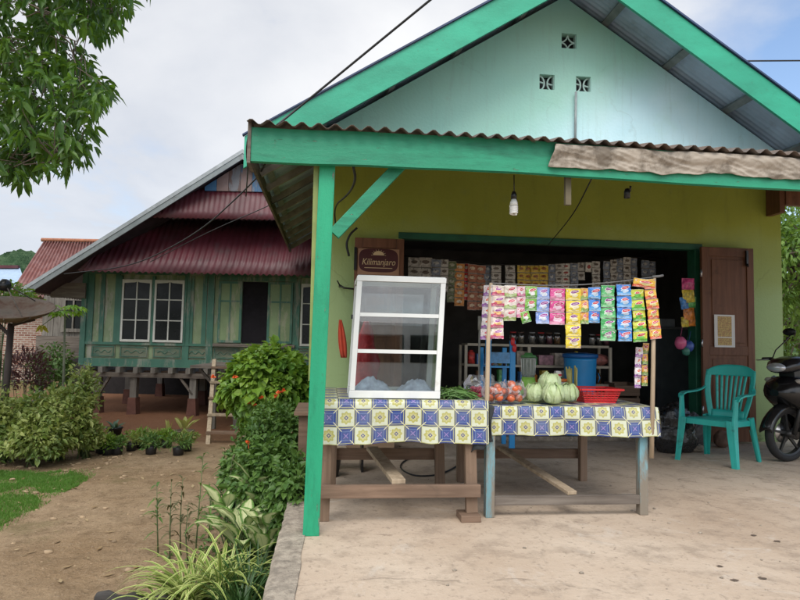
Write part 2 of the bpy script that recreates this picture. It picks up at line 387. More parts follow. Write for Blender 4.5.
# stones, clods and dry leaves
mb = MB(); random.seed(5)
for i in range(1500):
    x = uni(-7.5, -.35); y = 3.6+rnd()**1.1*7.4
    if rnd() < .22: x = uni(-5, -3); y = uni(8.6, 10.2)
    r = (.006+.026*rnd()**5)
    mb.ball((x, y, gz(x, y)+r*.2), r, 6, 4, 0, (1.3, 1, .6), .5, 3, i)
structure('soil_clods', mb, plain('dry_clods', (.33,.24,.15), .95, .4, 9), 'stuff')
mb = MB()
for i in range(330):
    x = uni(-7.5, -.35); y = 3.6+rnd()*7.2; a = rnd()*2*pi; l = uni(.02, .055); z = gz(x, y)+.012
    d = Vector((math.cos(a), math.sin(a), uni(-.1, .25))); s = Vector((-d.y, d.x, uni(-.3, .3)))*.35
    p = Vector((x, y, z)); mb.add([p-d*l, p+s*l, p+d*l, p-s*l], [(0,1,2,3)])
structure('fallen_leaves', mb, leafmat('dry_leaf', (.30,.19,.09), (.42,.33,.19), trans=.1), 'stuff')
# pits and spalls in the concrete
# ------------------------------------------------------------------ the shop
WY = 7.2; WL, WR = -.18, 5.66; AX = 2.80; AZ = 5.60; SL = .64; BY = 6.5
def roofz(x, top=AZ): return top-SL*abs(x-AX)
shop = Thing('shop_building', 'olive green shop with pale cyan gable, mint green barge boards and wide open doorway', 'building', (AX, WY, 0))
OX0, OX1, OZ = .83, 4.50, 2.37    # doorway
hL = roofz(WL)-.12; hR = roofz(WR)-.12; mb = MB()
ZS = 3.22
mb.box(WL, OX0, WY, WY+.14, 0, ZS); mb.box(OX1, WR, WY, WY+.14, 0, ZS); mb.box(OX0, OX1, WY, WY+.14, OZ, ZS)
shop.part('front_wall', mb, m_olive)
# gable with three square vent openings
vents = [(569,41), (547,82), (583.5,84)]; vh = .095
V = [at(a, b, WY) for a, b in vents]
xs_ = sorted({WL, WR, AX, *[v.x-vh for v in V], *[v.x+vh for v in V]})
mb = MB()
def rz_(x): return roofz(x)-.12
for a, b in zip(xs_[:-1], xs_[1:]):
    segs = [(ZS, None)]
    mid = (a+b)/2; holes = sorted([(v.z-vh, v.z+vh) for v in V if v.x-vh-1e-4 < mid < v.x+vh+1e-4])
    z0 = ZS
    for h0, h1 in holes: mb.box(a, b, WY, WY+.14, z0, h0); z0 = h1
    mb.prism([(a, WY, z0), (b, WY, z0), (b, WY, rz_(b)), (a, WY, rz_(a))], (0, .14, 0))
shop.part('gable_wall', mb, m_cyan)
m_vent = plain('pale_vent_block', (.5,.66,.62), .8, .1)
for i, v in enumerate(V):
    mb = MB(); r = vh
    mb.box(v.x-r, v.x+r, WY+.1, WY+.138, v.z-r, v.z+r, 1)
    if i == 0:
        for sx, sz in ((-1,-1),(1,-1),(1,1),(-1,1)):
            pts = [(v.x+sx*r-sx*r*math.cos(q)*.98, WY+.05, v.z+sz*r-sz*r*math.sin(q)*.98) for q in [k*pi/16 for k in range(9)]]
            mb.tube(pts, .010, 6)
    else:
        for s in (-1, 1):
            pts = [(v.x+s*(r-.8*r*math.cos(q)), WY+.05, v.z+r*math.sin(q)) for q in [k*pi/12 for k in range(-6, 7)]]
            mb.tube(pts, .011, 6)
            mb.tube([(v.x+s*r, WY+.05, v.z-s*r*.2), (v.x+s*r*.2, WY+.05, v.z)], .010, 6)
    for q in ((-1, 0), (1, 0)): mb.box(v.x+q[0]*r-.006, v.x+q[0]*r+.006, WY+.02, WY+.09, v.z-r, v.z+r)
    shop.part('vent_block', mb, [m_vent, m_black])
mb = MB()
mb.box(WL, WL+.14, WY+.14, 13.2, 0, 3.3); mb.box(WR-.14, WR, WY+.14, 13.2, 0, 3.3)
shop.part('side_wall', mb, m_olive)
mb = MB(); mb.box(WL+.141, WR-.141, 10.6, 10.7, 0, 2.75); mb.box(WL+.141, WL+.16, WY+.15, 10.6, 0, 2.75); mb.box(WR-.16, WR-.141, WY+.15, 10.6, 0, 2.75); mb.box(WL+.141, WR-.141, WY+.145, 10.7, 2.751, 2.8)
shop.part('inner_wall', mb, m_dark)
mb = MB(); mb.prism([(WL+.1, 13.2, 0), (WR-.1, 13.2, 0), (WR-.1, 13.2, rz_(WR)), (AX, 13.2, rz_(AX)), (WL+.1, 13.2, rz_(WL))], (0, .12, 0)); shop.part('rear_wall', mb, m_olive)
# roof sheets (corrugated), rising to the ridge
m_zinc = plain('blue_grey_zinc_sheet', (.45,.57,.72), .5, .2, 1.5, dirt=(.22,.26,.30), dlo=.55, dhi=.8, dscale=2)
EX = 3.70
def roofsheet(sgn, y0, y1, x0, x1):
    mb = MB(); ncor = int((y1-y0)/.076); nu = ncor*4
    def fn(a, b):
        x = x0+(x1-x0)*b; y = y0+(y1-y0)*a
        return Vector((AX+sgn*x, y, AZ-SL*x+.016*math.sin(2*pi*a*ncor)))
    return mb.grid(fn, nu, 3)
for s in (-1, 1): shop.part('roof_sheet', roofsheet(s, BY-.02, 13.75, 0, EX), m_zinc, label='blue grey corrugated roof sheet')
mb = MB()
for s in (-1, 1):
    a = Vector((AX, BY, AZ+.03)); b = Vector((AX+s*(EX+.03), BY, AZ-SL*(EX+.03)+.03))
    m2 = MB(); m2.prism([a, b, b-Vector((0,0,.335)), a-Vector((0,0,.335))], (0, -.035, 0))
    shop.part('barge_board', m2, m_barge)
    m2 = MB(); m2.prism([a+Vector((0,0,.03)), b+Vector((s*.02,0,.018)), b+Vector((s*.02,0,.003)), a+Vector((0,0,.002))], (0, -.06, 0))
    shop.part('verge_flashing', m2, plain('dark_blue_flashing', (.03,.05,.12), .5))
for s in (-1, 1):       # purlins reaching out under the overhang and running along the roof
    for k, x in enumerate((.55, 1.35, 2.15, 2.95, 3.6)):
        mb = MB(); z = AZ-SL*x-.055
        d = Vector((s, 0, -SL)).normalized()
        mb.beam((AX+s*x, BY+.01, z), (AX+s*x, 13.6, z), .09, .05, (s*SL, 0, 1))
        shop.part('purlin', mb, plain('grey_purlin', (.20,.22,.22), .8, .3))
mb = MB()
for k in range(9):
    y = 7.5+k*.75
    mb = MB(); mb.beam((AX-2.75, y, AZ-SL*2.75-.12), (AX-EX+.02, y, AZ-SL*EX-.10), .045, .09); shop.part('rafter', mb, plain('pale_rafter', (.3,.28,.25), .8, .3) if k == 0 else bpy.data.materials['pale_rafter'])
mb = MB().box(AX-EX-.02, AX-EX+.015, 6.56, 13.8, AZ-SL*EX-.17, AZ-SL*EX-.02); shop.part('eaves_board', mb, m_greywood)
# door frame & leaves
m_lint = plain('dark_green_paint', (.015,.11,.06), .5, .2)
mb = MB(); mb.box(OX0-.05, OX1+.08, WY-.025, WY+.1, OZ-.015, OZ+.06); mb.box(OX1-.02, OX1+.07, WY-.024, WY+.146, 0, OZ-.016)
shop.part('door_frame', mb, m_lint, bev=.004)
def leaf(x0, x1, y, z0, z1, flip):
    mb = MB(); mb.box(x0, x1, y, y+.03, z0, z1)
    w_ = x1-x0; st = .09
    mb.box(x0, x0+st, y-.014, y-.001, z0, z1); mb.box(x1-st, x1, y-.014, y-.001, z0, z1)
    for za, zb in ((z0, z0+.16), (z0+(z1-z0)*.44, z0+(z1-z0)*.44+.11), (z1-.11, z1)): mb.box(x0+st+.001, x1-st-.001, y-.013, y-.001, za, zb)
    for za, zb in ((z0+.2, z0+(z1-z0)*.44-.04), (z0+(z1-z0)*.44+.15, z1-.15)): mb.box(x0+st+.04, x1-st-.04, y-.009, y-.0012, za, zb)
    d = shop.part('door', mb, m_doorwood, bev=.004, label='brown panelled shop door swung open against the wall')
    return d
p0 = at(355, 236, 7.08); p1 = at(404, 238, 7.08)
dl = leaf(p0.x, p1.x, 7.06, .03, p1.z-.02, 0)
q0 = at(700, 247, 7.08); q1 = at(751.5, 247, 7.08)
dr = leaf(q0.x, q1.x, 7.06, .02, q0.z, 1)
mb = MB(); b = at(746.5, 262, 7.04); mb.box(b.x-.012, b.x+.014, 7.02, 7.043, b.z-.05, b.z+.14); mb.tube([(b.x, 7.02, b.z-.03), (b.x-.01, 7.0, b.z-.06)], .012, 6)
shop.part('bolt', mb, m_black, parent=dr)
mb = MB(); b = at(355, 256, 7.04); mb.box(b.x-.01, b.x+.02, 7.02, 7.043, b.z-.16, b.z+.1); shop.part('bolt', mb, m_black, parent=dl)
mb = MB()
for zz in (.4, 1.2, 2.05): mb.tube([(q0.x-.008, 7.05, zz-.045), (q0.x-.008, 7.05, zz+.045)], .012, 8)
shop.part('hinge', mb, m_metal, parent=dr)
# ---- verandah: post, beam, brace, roof
BYv = 3.64
zb0, zb1 = 2.19, 2.395
pT = at(327, 165, 3.64); pB = gr(311, 534)
mb = MB(); mb.beam((pB.x, pB.y-.01, 0), (pT.x+.003, BYv+.10, 2.19+.1), .095, .07, (0,1,0), 0); shop.part('post', mb, m_post, bev=.004)
mb = MB(); mb.beam((pT.x-.066, BYv+.118, 2.26), (pB.x-.058+.03, pB.y+.05, .0+.9), .03, .05, (0,1,0)); shop.part('post_batten', mb, plain('yellow_green_batten', (.30,.36,.12), .6, .2))
mb = MB(); a = at(334, 234, 3.72); b2 = at(399, 166, 3.72); a.y = 3.735; b2.y = 3.735
mb.beam(a, b2+(b2-a)*.12, .04, .085, (0,1,0)) if False else mb.beam(a, b2+(b2-a)*.10, .075, .04, (0,-1,0)); shop.part('brace', mb, m_green, bev=.003)
mb = MB(); N = 60; P = []
xa, xb = -.485, 6.4
for i in range(N+1):
    x = xa+(xb-xa)*i/N; sg = .01*math.sin(x*1.7)+.004*NZ.noise(Vector((x*3,0,0)))
    P += [(x, BYv, zb0+sg), (x, BYv, zb1+sg-.003), (x, BYv+.045, zb1+sg-.003), (x, BYv+.045, zb0+sg)]
fs = [(4*i+k, 4*i+(k+1) % 4, 4*i+4+(k+1) % 4, 4*i+4+k) for i in range(N) for k in range(4)]+[(0,3,2,1), (4*N, 4*N+1, 4*N+2, 4*N+3)]
mb.add(P, fs); shop.part('verandah_beam', mb, m_green)
mb = MB().box(xa-.02, xa-.001, BYv-.01, BYv+.2, zb0-.02, zb1+.03); shop.part('end_board', mb, m_greywood)
m_corr = plain('rusty_brown_zinc', (.10,.085,.075), .7, .35, 4, dirt=(.12,.075,.05), dlo=.45, dhi=.65)
mb = MB(); ncor = 71
def fn(a, b):
    x = xa-.02+(xb-xa)*a; y = BYv-.07+b*(WY-BYv+.05)
    c = math.sin(2*pi*a*ncor); c = math.copysign(abs(c)**.8, c)
    return Vector((x, y, zb1+.016+.015*c+.235*(y-BYv)+.004*NZ.noise(Vector((x*2, y, 0)))))
mb.grid(fn, ncor*6, 6); shop.part('verandah_roof', mb, m_corr, solid=.003)
for y, nm in ((4.8, 0), (6.0, 0)):
    mb = MB().beam((xa+.05, y, zb1-.035+.235*(y-BYv)), (xb, y, zb1-.035+.235*(y-BYv)), .06, .04); shop.part('purlin', mb, m_greywood)
mb = MB(); b = at(776.5, 200, 7.05); mb.box(b.x-.035, b.x+.035, 6.95, 7.19, b.z-.18, ZS-.05); shop.part('bracket', mb, m_doorwood)
b3 = at(790, 197, 6.9); mb = MB().box(b.x+.036, 7.4, 6.93, 7.01, b3.z-.09, b3.z+.09); shop.part('tie_beam', mb, m_doorwood)
mb = MB(); b = at(565.5, 190, 3.75); mb.box(b.x-.018, b.x+.018, 3.70, 3.73, b.z-.105, zb0+.02); shop.part('bracket', mb, plain('dull_brown_block', (.12,.10,.06), .8))
mb = MB(); a = at(576, 92, 7.15); b = at(575, 140, 7.15); mb.tube([a, b+Vector((0,0,-.1))], .016, 8); shop.part('conduit', mb, plain('grey_conduit', (.3,.34,.35), .5))
# step in the doorway
mb = MB().box(OX0+.02, OX1-.02, WY+.02, WY+.12, .001, .05); shop.part('threshold', mb, m_kerb, bev=.004)
# ---- tarpaulin draped along the beam
mb = MB(); xt0 = at(558, 150, 3.58).x
def fn(a, b):
    x = xt0+(4.6-xt0)*a; q = Vector((x*2.4, b*1.4, 0))
    k = b; y = BYv-.030+.022*k-.03*math.sin(pi*min(1, b*1.6))*.5; z = zb1-.004-k*(.150+.022*NZ.noise(Vector((x*2.2, 3, 0)))+.014*NZ.noise(Vector((x*9, 1, 0))))
    if b < .12: y += .05*(1-b/.12)
    q = Vector((x*1.9+b*.6, b*2.4, 1)); w1 = NZ.noise(Vector((x*3.1+b*1.5, b*.9, 1))); w2 = NZ.noise(Vector((x*8-b*3.2, b*1.6+x, 4))); w3 = NZ.noise(Vector((x*19+b*4, b*3-x*2, 9)))
    wv = (1-abs(w1)*2.2)*.9+(1-abs(w2)*2.6)*.55+(1-abs(w3)*2.5)*.22
    y -= .010*wv; z += .006*w1-.004*(b > .9)*w3
    return Vector((x-.05*b*(a < .03)+.006*w2, y, z))
mb.grid(fn, 420, 34); 
single('tarpaulin', mb, plain('dirty_cream_tarpaulin', (.40,.35,.29), .8, .15, 3, .003, 50, dirt=(.19,.16,.125), dlo=.48, dhi=.62, dscale=5), 'dirty cream tarpaulin rolled and draped along the right half of the green beam', 'tarpaulin', (xt0, BYv, 2.3), solid=.003)
# ------------------------------------------------------------------ the stilt house (frame turned with the camera's heading)
HD = 14.5
m_teal = peel('peeling_teal_paint', (.06,.165,.12), (.26,.28,.23), .52, .60, var=.25)
m_pale = peel('peeling_pale_green_paint', (.23,.30,.17), (.40,.40,.33), .50, .58, var=.25, sc=3)
m_greyg = peel('rubbed_grey_green_board', (.17,.185,.125), (.07,.15,.11), .48, .6, 'X', sc=3)
m_frame = plain('white_window_frame', (.62,.62,.57), .5, .08, 6, dirt=(.35,.34,.3), dlo=.6, dhi=.75)
m_maroon = plain('maroon_roof_sheet', (.085,.014,.022), .5, .35, 1.5, dirt=(.075,.035,.04), dlo=.5, dhi=.75, dscale=2.5)
m_pane = plain('dark_window_pane', (.010,.011,.012), .25, .3, 2, spec=.22)
def H(px, py, D=HD): return hl(px, py, D)
hx0 = H(88, 300).x; hx1 = H(330, 300).x+4.2; zf = H(150, 366).z; zt = 2.62
house = Thing('stilt_house', 'old green timber house on stilts with maroon tin awnings and grey barge board', 'building', (H(243,300).x, HD, GZ), -YAW)
def zz(py): return H(200, py).z
zsill = zz(345); ztop = zz(278)
mb = MB(); mb.box(hx0, hx1, HD, HD+.08, zf+.1, zt)
house.part('wall', mb, m_pale)
# battens
mb = MB()
for x in (90, 103, 117.5, 192, 205): 
    u = H(x, 300).x; w_ = .10 if x == 90 else .05; mb = MB().box(u-w_, u+w_, HD-.03, HD-.002, zsill+.031, zt-.01); house.part('wall_batten', mb, m_teal)
mb = MB()
for px in (188, 211.5, 297, 315): u = H(px, 300).x; mb.box(u-.075, u+.075, HD-.045, HD-.003, zf, zt)
mb.box(hx0, hx1, HD-.05, HD-.031, zz(276), zz(271)); mb.box(hx0, hx1, HD-.055, HD-.031, zf-.02, zz(360)); mb.box(hx0, hx1, HD-.052, HD-.0311, zsill-.03, zsill+.03)
house.part('wall_beam', mb, m_teal)
mb = MB(); mb.box(hx0-.12, hx0-.001, HD-.06, HD+.06, zf, zt); house.part('corner_post', mb, m_teal)
# lower panels
mb = MB()
edges = [92, 120, 153, 186, 213, 243, 268, 295, 318]
for a, b in zip(edges[:-1], edges[1:]):
    ua, ub = H(a, 300).x+.05, H(b, 300).x-.05; z0, z1 = zz(359), zz(347)
    mb.box(ua, ub, HD-.018, HD-.002, z0, z1)
    for q in ((ua+.03, ub-.03, z1-.04, z1-.025), (ua+.03, ub-.03, z0+.025, z0+.04)): mb.box(q[0], q[1], HD-.03, HD-.0185, q[2], q[3], 1)
    for q in (ua+.03, ub-.045): mb.box(q, q+.015, HD-.0295, HD-.0186, z0+.0401, z1-.0401, 1)
    um = (ua+ub)/2; zm = (z0+z1)/2; pts = [(um+t_*(ub-ua)*.33, HD-.022, zm+.03*math.sin(t_*7)) for t_ in [k/8-1 for k in range(17)]]
    mb.tube(pts, .009, 5, 1)
house.part('lower_panel', mb, [m_greyg, m_teal])
def casement(x0, x1, y0, y1, lab=None):
    ua, ub = H(x0, 300).x, H(x1, 300).x; z1, z0 = zz(y0), zz(y1); t_ = .045
    mb = MB(); y = HD-.075; yb = HD-.04
    mb.box(ua, ua+t_, y, yb, z0, z1); mb.box(ub-t_, ub, y, yb, z0, z1); mb.box(ua+t_, ub-t_, y+.002, yb, z0, z0+t_*1.2); mb.box(ua+t_, ub-t_, y+.002, yb, z1-t_, z1)
    um = (ua+ub)/2; mb.box(um-.014, um+.014, y+.006, yb, z0+t_*1.2, z1-t_)
    for k in (1, 2):
        zk = z0+(z1-z0)*k/3+.02; mb.box(ua+t_, um-.014, y+.008, yb, zk-.012, zk+.012); mb.box(um+.014, ub-t_, y+.008, yb, zk-.012, zk+.012)
    for s, c0 in ((1, ua+t_), (-1, ub-t_)):      # the shallow arch of the head
        mb.prism([(c0, y+.004, z1-t_-.04), (c0, y+.004, z1-t_), (um-s*.014, y+.004, z1-t_), (um-s*.05, y+.004, z1-t_-.02)][::s], (0, .025, 0))
    f = house.part('window', mb, m_frame)
    g_ = MB().box(ua+t_, ub-t_, HD-.052, HD-.046, z0+.03, z1-.03); house.part('pane', g_, m_pane, parent=f)
    for q in ((ua-.03, ua), (ub, ub+.03)): pass
casement(123, 152.5, 281, 343); casement(155.5, 185, 281, 343); casement(301.5, 326, 282, 344)
mb = MB(); mb.box(H(119.5,300).x, H(122.5,300).x, HD-.06, HD-.002, zz(346), zz(277)); mb.box(H(152.6,300).x, H(155.4,300).x, HD-.06, HD-.002, zz(346), zz(277)); mb.box(H(185.2,300).x, H(187,300).x, HD-.06, HD-.002, zz(346), zz(277))
house.part('window_trim', mb, m_teal)
def shutter(x0, x1, ang):
    ua, ub = H(x0, 300).x, H(x1, 300).x; z0, z1 = zz(342), zz(281); t_ = .055; mb = MB(); y = HD-.085
    mb.box(ua, ua+t_, y, y+.035, z0, z1); mb.box(ub-t_, ub, y, y+.035, z0, z1); um = (ua+ub)/2
    mb.box(um-.02, um+.02, y, y+.034, z0, z1)
    for a, b in ((z0, z0+t_), (z1-t_, z1), (z0+(z1-z0)*.66, z0+(z1-z0)*.66+.04)): mb.box(ua+t_, um-.02, y+.001, y+.033, a, b); mb.box(um+.02, ub-t_, y+.001, y+.033, a, b)
    mb.box(ua+.02, ub-.02, y+.012, y+.024, z0+.02, z1-.02, 1)
    house.part('shutter', mb, [m_teal, peel('pale_shutter_panel', (.21,.29,.15), (.34,.36,.25), .53, .6)])
shutter(219.5, 243, 0); shutter(268.5, 293.5, 0)
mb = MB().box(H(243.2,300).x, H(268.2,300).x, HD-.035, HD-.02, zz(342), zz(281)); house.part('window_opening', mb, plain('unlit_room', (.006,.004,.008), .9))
mb = MB(); mb.box(H(216,300).x, H(297,300).x, HD-.14, HD-.06, zz(346), zz(343)); house.part('window_sill', mb, m_greywood); mb = MB(); mb.box(H(216,300).x, H(297,300).x, HD-.07, HD-.046, zz(280), zz(276)); house.part('window_head', mb, m_teal)
# floor edge: sill beam, joist ends, carrying beam
mb = MB(); mb.box(hx0-.15, hx1, HD-.11, HD+.05, zz(368), zf-.021); house.part('sill_beam', mb, m_greyg)
for k in range(15):
    u = hx0+.1+k*.40
    if u > hx1: break
    mb = MB(); mb.box(u-.05, u+.05, HD-.28, HD+.7, zz(373.5), zz(368)-.002); house.part('joist', mb, m_greywoodz)
mb = MB(); mb.beam((hx0-.15, HD-.03, zz(376)), (hx1, HD-.03, zz(376)), .13, .11); house.part('floor_beam', mb, m_greywood)
mb = MB().box(hx0, hx1, HD+.1, HD+6, zz(373.5), zz(372)); house.part('floor', mb, m_oldwood)
m_pad = plain('dark_red_foundation_pad', (.13,.055,.04), .9, .3, 6)
for d in (HD+.02, HD+2.2, HD+4.4):
    for k in range(4):
        u = H(137, 400, HD).x-1.15+k*1.98 if d != HD+.02 else [H(101,1).x, H(137,1).x, H(196,1).x, H(252,1).x][k]
        mb = MB(); mb.box(u-.075, u+.075, d-.075, d+.075, GZ+.3, zz(378)); s = house.part('stilt', mb, m_greywoodz)
        mb = MB(); mb.prism([(u-.12, d-.12, GZ-.1), (u+.12, d-.12, GZ-.1), (u+.085, d-.12, GZ+.38), (u-.085, d-.12, GZ+.38)], (0, .24, 0)); house.part('foundation_pad', mb, m_pad, parent=s)
mb = MB(); mb.beam((H(101,1).x, HD-.02, zz(399)), (H(113,1).x, HD-.02, zz(378)), .07, .05); house.part('diagonal_brace', mb, m_greywood); mb = MB(); mb.beam((H(183,1).x, HD-.02, zz(378)), (H(196,1).x, HD-.02, zz(395)), .07, .05, (0,0,1)); house.part('diagonal_brace', mb, m_greywood)
mb = MB().box(hx0-3, hx1+.5, HD+4.9, HD+5, GZ, 2.0); house.part('rear_wall', mb, plain('underfloor_shade_boards', (.015,.012,.012), .9))  # near-black colour stands for the darkness under the house
# gable planks and awnings
Da = 13.62
def awn(name, xl, xr, pyb, pyt, D0, D1, amp=.02, pitch=.135, tr=0, xlt=None):
    a0 = hl(xl, pyb, D0); b0 = hl(xr, pyb, D0); zb = a0.z; zt_ = hl(xl, pyt, D1).z
    u0, u1 = a0.x, b0.x; ut = hl(xlt, pyt, D1).x if xlt else u0; n = int((u1-u0)/pitch)
    mb = MB()
    def fn(a, b):
        uu = u0+(u1-u0)*a; lo = u0+(ut-u0)*b; uu = max(uu, lo)
        return Vector((uu, D0+(D1-D0)*b, zb+(zt_-zb)*b+amp*math.sin(2*pi*a*n)))
    mb.grid(fn, n*6, 4)
    return house.part(name, mb, m_maroon, solid=.004)
awn('lower_awning', 76, 380, 271, 217.5, Da, HD+.09, xlt=141)
awn('upper_awning', 151, 345, 217.5, 188, 13.56, 13.80, .012, .11, xlt=190)
mb = MB(); u0, u1 = hl(196,1,HD).x, hl(300,1,HD).x; cols = [0,1,2,1,0,1,0,2,1,0]; n = 10
apx = hl(243, 152, 13.5)
zsl = (hl(243,152,13.5).z-hl(20,292,13.5).z)/(hl(243,152,13.5).x-hl(20,292,13.5).x)
def hz(u): return apx.z-zsl*abs(u-apx.x)
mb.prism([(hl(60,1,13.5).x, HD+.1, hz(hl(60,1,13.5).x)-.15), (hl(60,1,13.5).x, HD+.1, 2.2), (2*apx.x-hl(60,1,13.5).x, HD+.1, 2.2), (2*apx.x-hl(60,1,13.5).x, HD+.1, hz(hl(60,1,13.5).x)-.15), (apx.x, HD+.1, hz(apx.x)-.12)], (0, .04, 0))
house.part('gable_backing', mb, plain('shade_purple_board', (.05,.03,.045), .8, .3))  # shadow behind the awnings is put into this dark purple
mats = [peel('faded_blue_plank', (.06,.16,.30), (.28,.25,.25), .52, .6), peel('bare_pinkish_plank', (.25,.17,.16), (.10,.16,.25), .6, .66), peel('brown_plank', (.14,.085,.075), (.2,.2,.22), .55, .6)]
zb = hl(200, 190.5, 13.75).z
for k in range(9):
    ua = hl(199+k*12, 1, 13.75).x; ub = hl(211+k*12, 1, 13.75).x; z1 = min(hz(ua), hz(ub))-.17; z2 = max(hz(ua), hz(ub))-.17
    if z2 < zb: continue
    mb = MB(); l, r = hz(ua)-.13, hz(ub)-.13
    y = 13.75
    mb.prism([(ua+.004, y, zb), (ub-.004, y, zb), (ub-.004, y, max(r, zb+.01)), (ua+.004, y, max(l, zb+.01))], (0, .03, 0))
    house.part('gable_plank', mb, mats[cols[k]])
# roof
m_hroof = plain('grey_zinc_roof', (.24,.25,.26), .5, .2, 2, dirt=(.15,.14,.13))
wl = apx.x-hl(20,292,13.5).x
for s in (-1, 1):
    W_ = wl if s < 0 else 2.0
    mb = MB(); n = 60
    def fn(a, b):
        return Vector((apx.x+s*W_*b, 13.5+7.3*a, apx.z-zsl*W_*b+.018*math.sin(2*pi*a*n)))
    mb.grid(fn, n*4, 2)
    if s > 0:
        mb2 = MB()
    house.part('roof_sheet', mb, m_hroof)
    mb = MB(); mb.prism([(apx.x, 13.55, apx.z-.06), (apx.x+s*W_*.97, 13.55, apx.z-zsl*W_*.97-.06), (apx.x+s*W_*.97, 13.55, apx.z-zsl*W_*.97-.075), (apx.x, 13.55, apx.z-.075)], (0, .9, 0)); house.part('soffit', mb, plain('shade_purple_soffit', (.045,.03,.04), .8, .3) if s < 0 else bpy.data.materials['shade_purple_soffit'])  # soffit lining is coloured dark to stand for shade under the roof
    a = Vector((apx.x, 13.46, apx.z+.03)); b = Vector((apx.x+s*W_*1.0, 13.46, apx.z-zsl*W_+.03))
    mb = MB(); mb.prism([a, b, b-Vector((0,0,.20)), a-Vector((0,0,.20))], (0, .03, 0)); house.part('barge_board', mb, plain('grey_barge_paint', (.25,.28,.29), .6, .2, 3, dirt=(.15,.15,.14)) if s < 0 else bpy.data.materials['grey_barge_paint'])
    mb = MB(); mb.prism([a+Vector((0,-.012,.02)), b+Vector((0,-.012,.02)), b+Vector((0,-.012,-.07)), a+Vector((0,-.012,-.07))], (0, .01, 0)); house.part('verge_flashing', mb, plain('pale_zinc_flashing', (.42,.45,.47), .45, .15, metal=.2) if s < 0 else bpy.data.materials['pale_zinc_flashing'])
mb = MB().box(hl(24,1,13.4).x, hx0, 14.35, 14.4, 2.0, 2.35); house.part('side_fascia', mb, m_greywood)
# side annex
D2 = 16.2
e0, e1 = hl(42, 1, D2).x, hl(92, 1, D2).x; zA, zB, zC = hl(60, 290, D2).z, hl(60, 348, D2).z, hl(60, 338, D2).z
mb = MB(); n = 9
for k in range(n):
    a = e0+(e1-e0)*k/n; mb.box(a+.004, a+(e1-e0)/n-.004, D2+.003*(k % 3), D2+.06, zB, zA+.1)
house.part('annex_wall', mb, m_greywoodz)
mb = MB(); mb.box(e0-.1, e1, D2-.06, D2-.01, zB-.12, zC+.05); mb.box(e0-.1, e1, D2-.5, D2+.3, zB-.24, zB-.13); house.part('annex_floor_edge', mb, m_greywood)
for px in (43, 86):
    u = hl(px, 1, D2).x; mb = MB().box(u-.07, u+.07, D2-.08, D2+.06, GZ, zB-.2); house.part('stilt', mb, m_greywoodz)
mb = MB(); mb.beam((e0+.05, D2-.05, zB-.95), (e0+.7, D2-.05, zB-.25), .07, .05); house.part('diagonal_brace', mb, m_greywood)
ua, ub = hl(62, 1, D2).x, hl(85, 1, D2).x; z0, z1 = hl(70, 332, D2).z, hl(70, 297, D2).z
mb = MB(); t_ = .09
mb.box(ua, ua+t_, D2-.06, D2-.01, z0, z1); mb.box(ub-t_, ub, D2-.06, D2-.01, z0, z1); mb.box(ua+t_, ub-t_, D2-.059, D2-.01, z0, z0+t_); mb.box(ua+t_, ub-t_, D2-.059, D2-.01, z1-t_, z1)
um = (ua+ub)/2; mb.box(um-.02, um+.02, D2-.055, D2-.02, z0+t_, z1-t_); mb.box(ua+t_, um-.02, D2-.054, D2-.02, (z0+z1)/2-.02, (z0+z1)/2+.02); mb.box(um+.02, ub-t_, D2-.054, D2-.02, (z0+z1)/2-.02, (z0+z1)/2+.02)
f = house.part('window', mb, m_greywoodz, label='small grey framed window of the side annex'); mb = MB().box(ua+t_, ub-t_, D2-.018, D2-.012, z0+t_, z1-t_); house.part('pane', mb, m_pane, parent=f)
# landing and ladder
Dl = 12.3; a = hl(190, 367, Dl); b = hl(216, 367, Dl)
lan = Thing('entrance_landing', 'small grey plank landing on posts in front of the stilt house', 'landing', ((a.x+b.x)/2, 13.2, GZ), -YAW)
mb = MB()
for k in range(9): mb.box(a.x, b.x+.5, Dl+k*.225, Dl+k*.225+.205, a.z-.02, a.z+.035)
lan.part('deck', mb, m_greywood)
for u in (b.x-.05, b.x+.4):
    for d in (Dl+.12, 14.05): mb = MB().box(u-.045, u+.045, d-.045, d+.045, GZ-.05, a.z-.021); lan.part('post', mb, m_greywoodz)
mb = MB(); mb.beam((a.x+.1, Dl+.3, a.z-.05), (b.x-.05, Dl+.3, a.z-.45), .06, .05); lan.part('brace', mb, m_greywood)
bt = hl(205, 448, 10.45); tp = hl(213.5, 362, 12.2)
lad = Thing('ladder', 'worn wooden ladder with flat treads leaning up to the landing', 'ladder', (bt.x+.25, 10.5, GZ), -YAW)
tp.z = a.z+.03
for k in (0, 1):
    o = Vector((.62*k, 0, 0)); mb = MB().beam(Vector((bt.x, 10.6, GZ-.03))+o, Vector((tp.x, 12.25, tp.z+.12))+o, .045, .07, (1,0,0)); lad.part('rail', mb, m_palewood)
for k in range(5):
    q = .14+k*.19; p = Vector((bt.x, 10.6, GZ-.03)).lerp(Vector((tp.x, 12.25, tp.z+.12)), q)
    mb = MB().box(p.x-.03, p.x+.66, p.y-.09, p.y+.09, p.z-.015, p.z+.02); lad.part('tread', mb, m_palewood if k % 2 else m_oldwood)
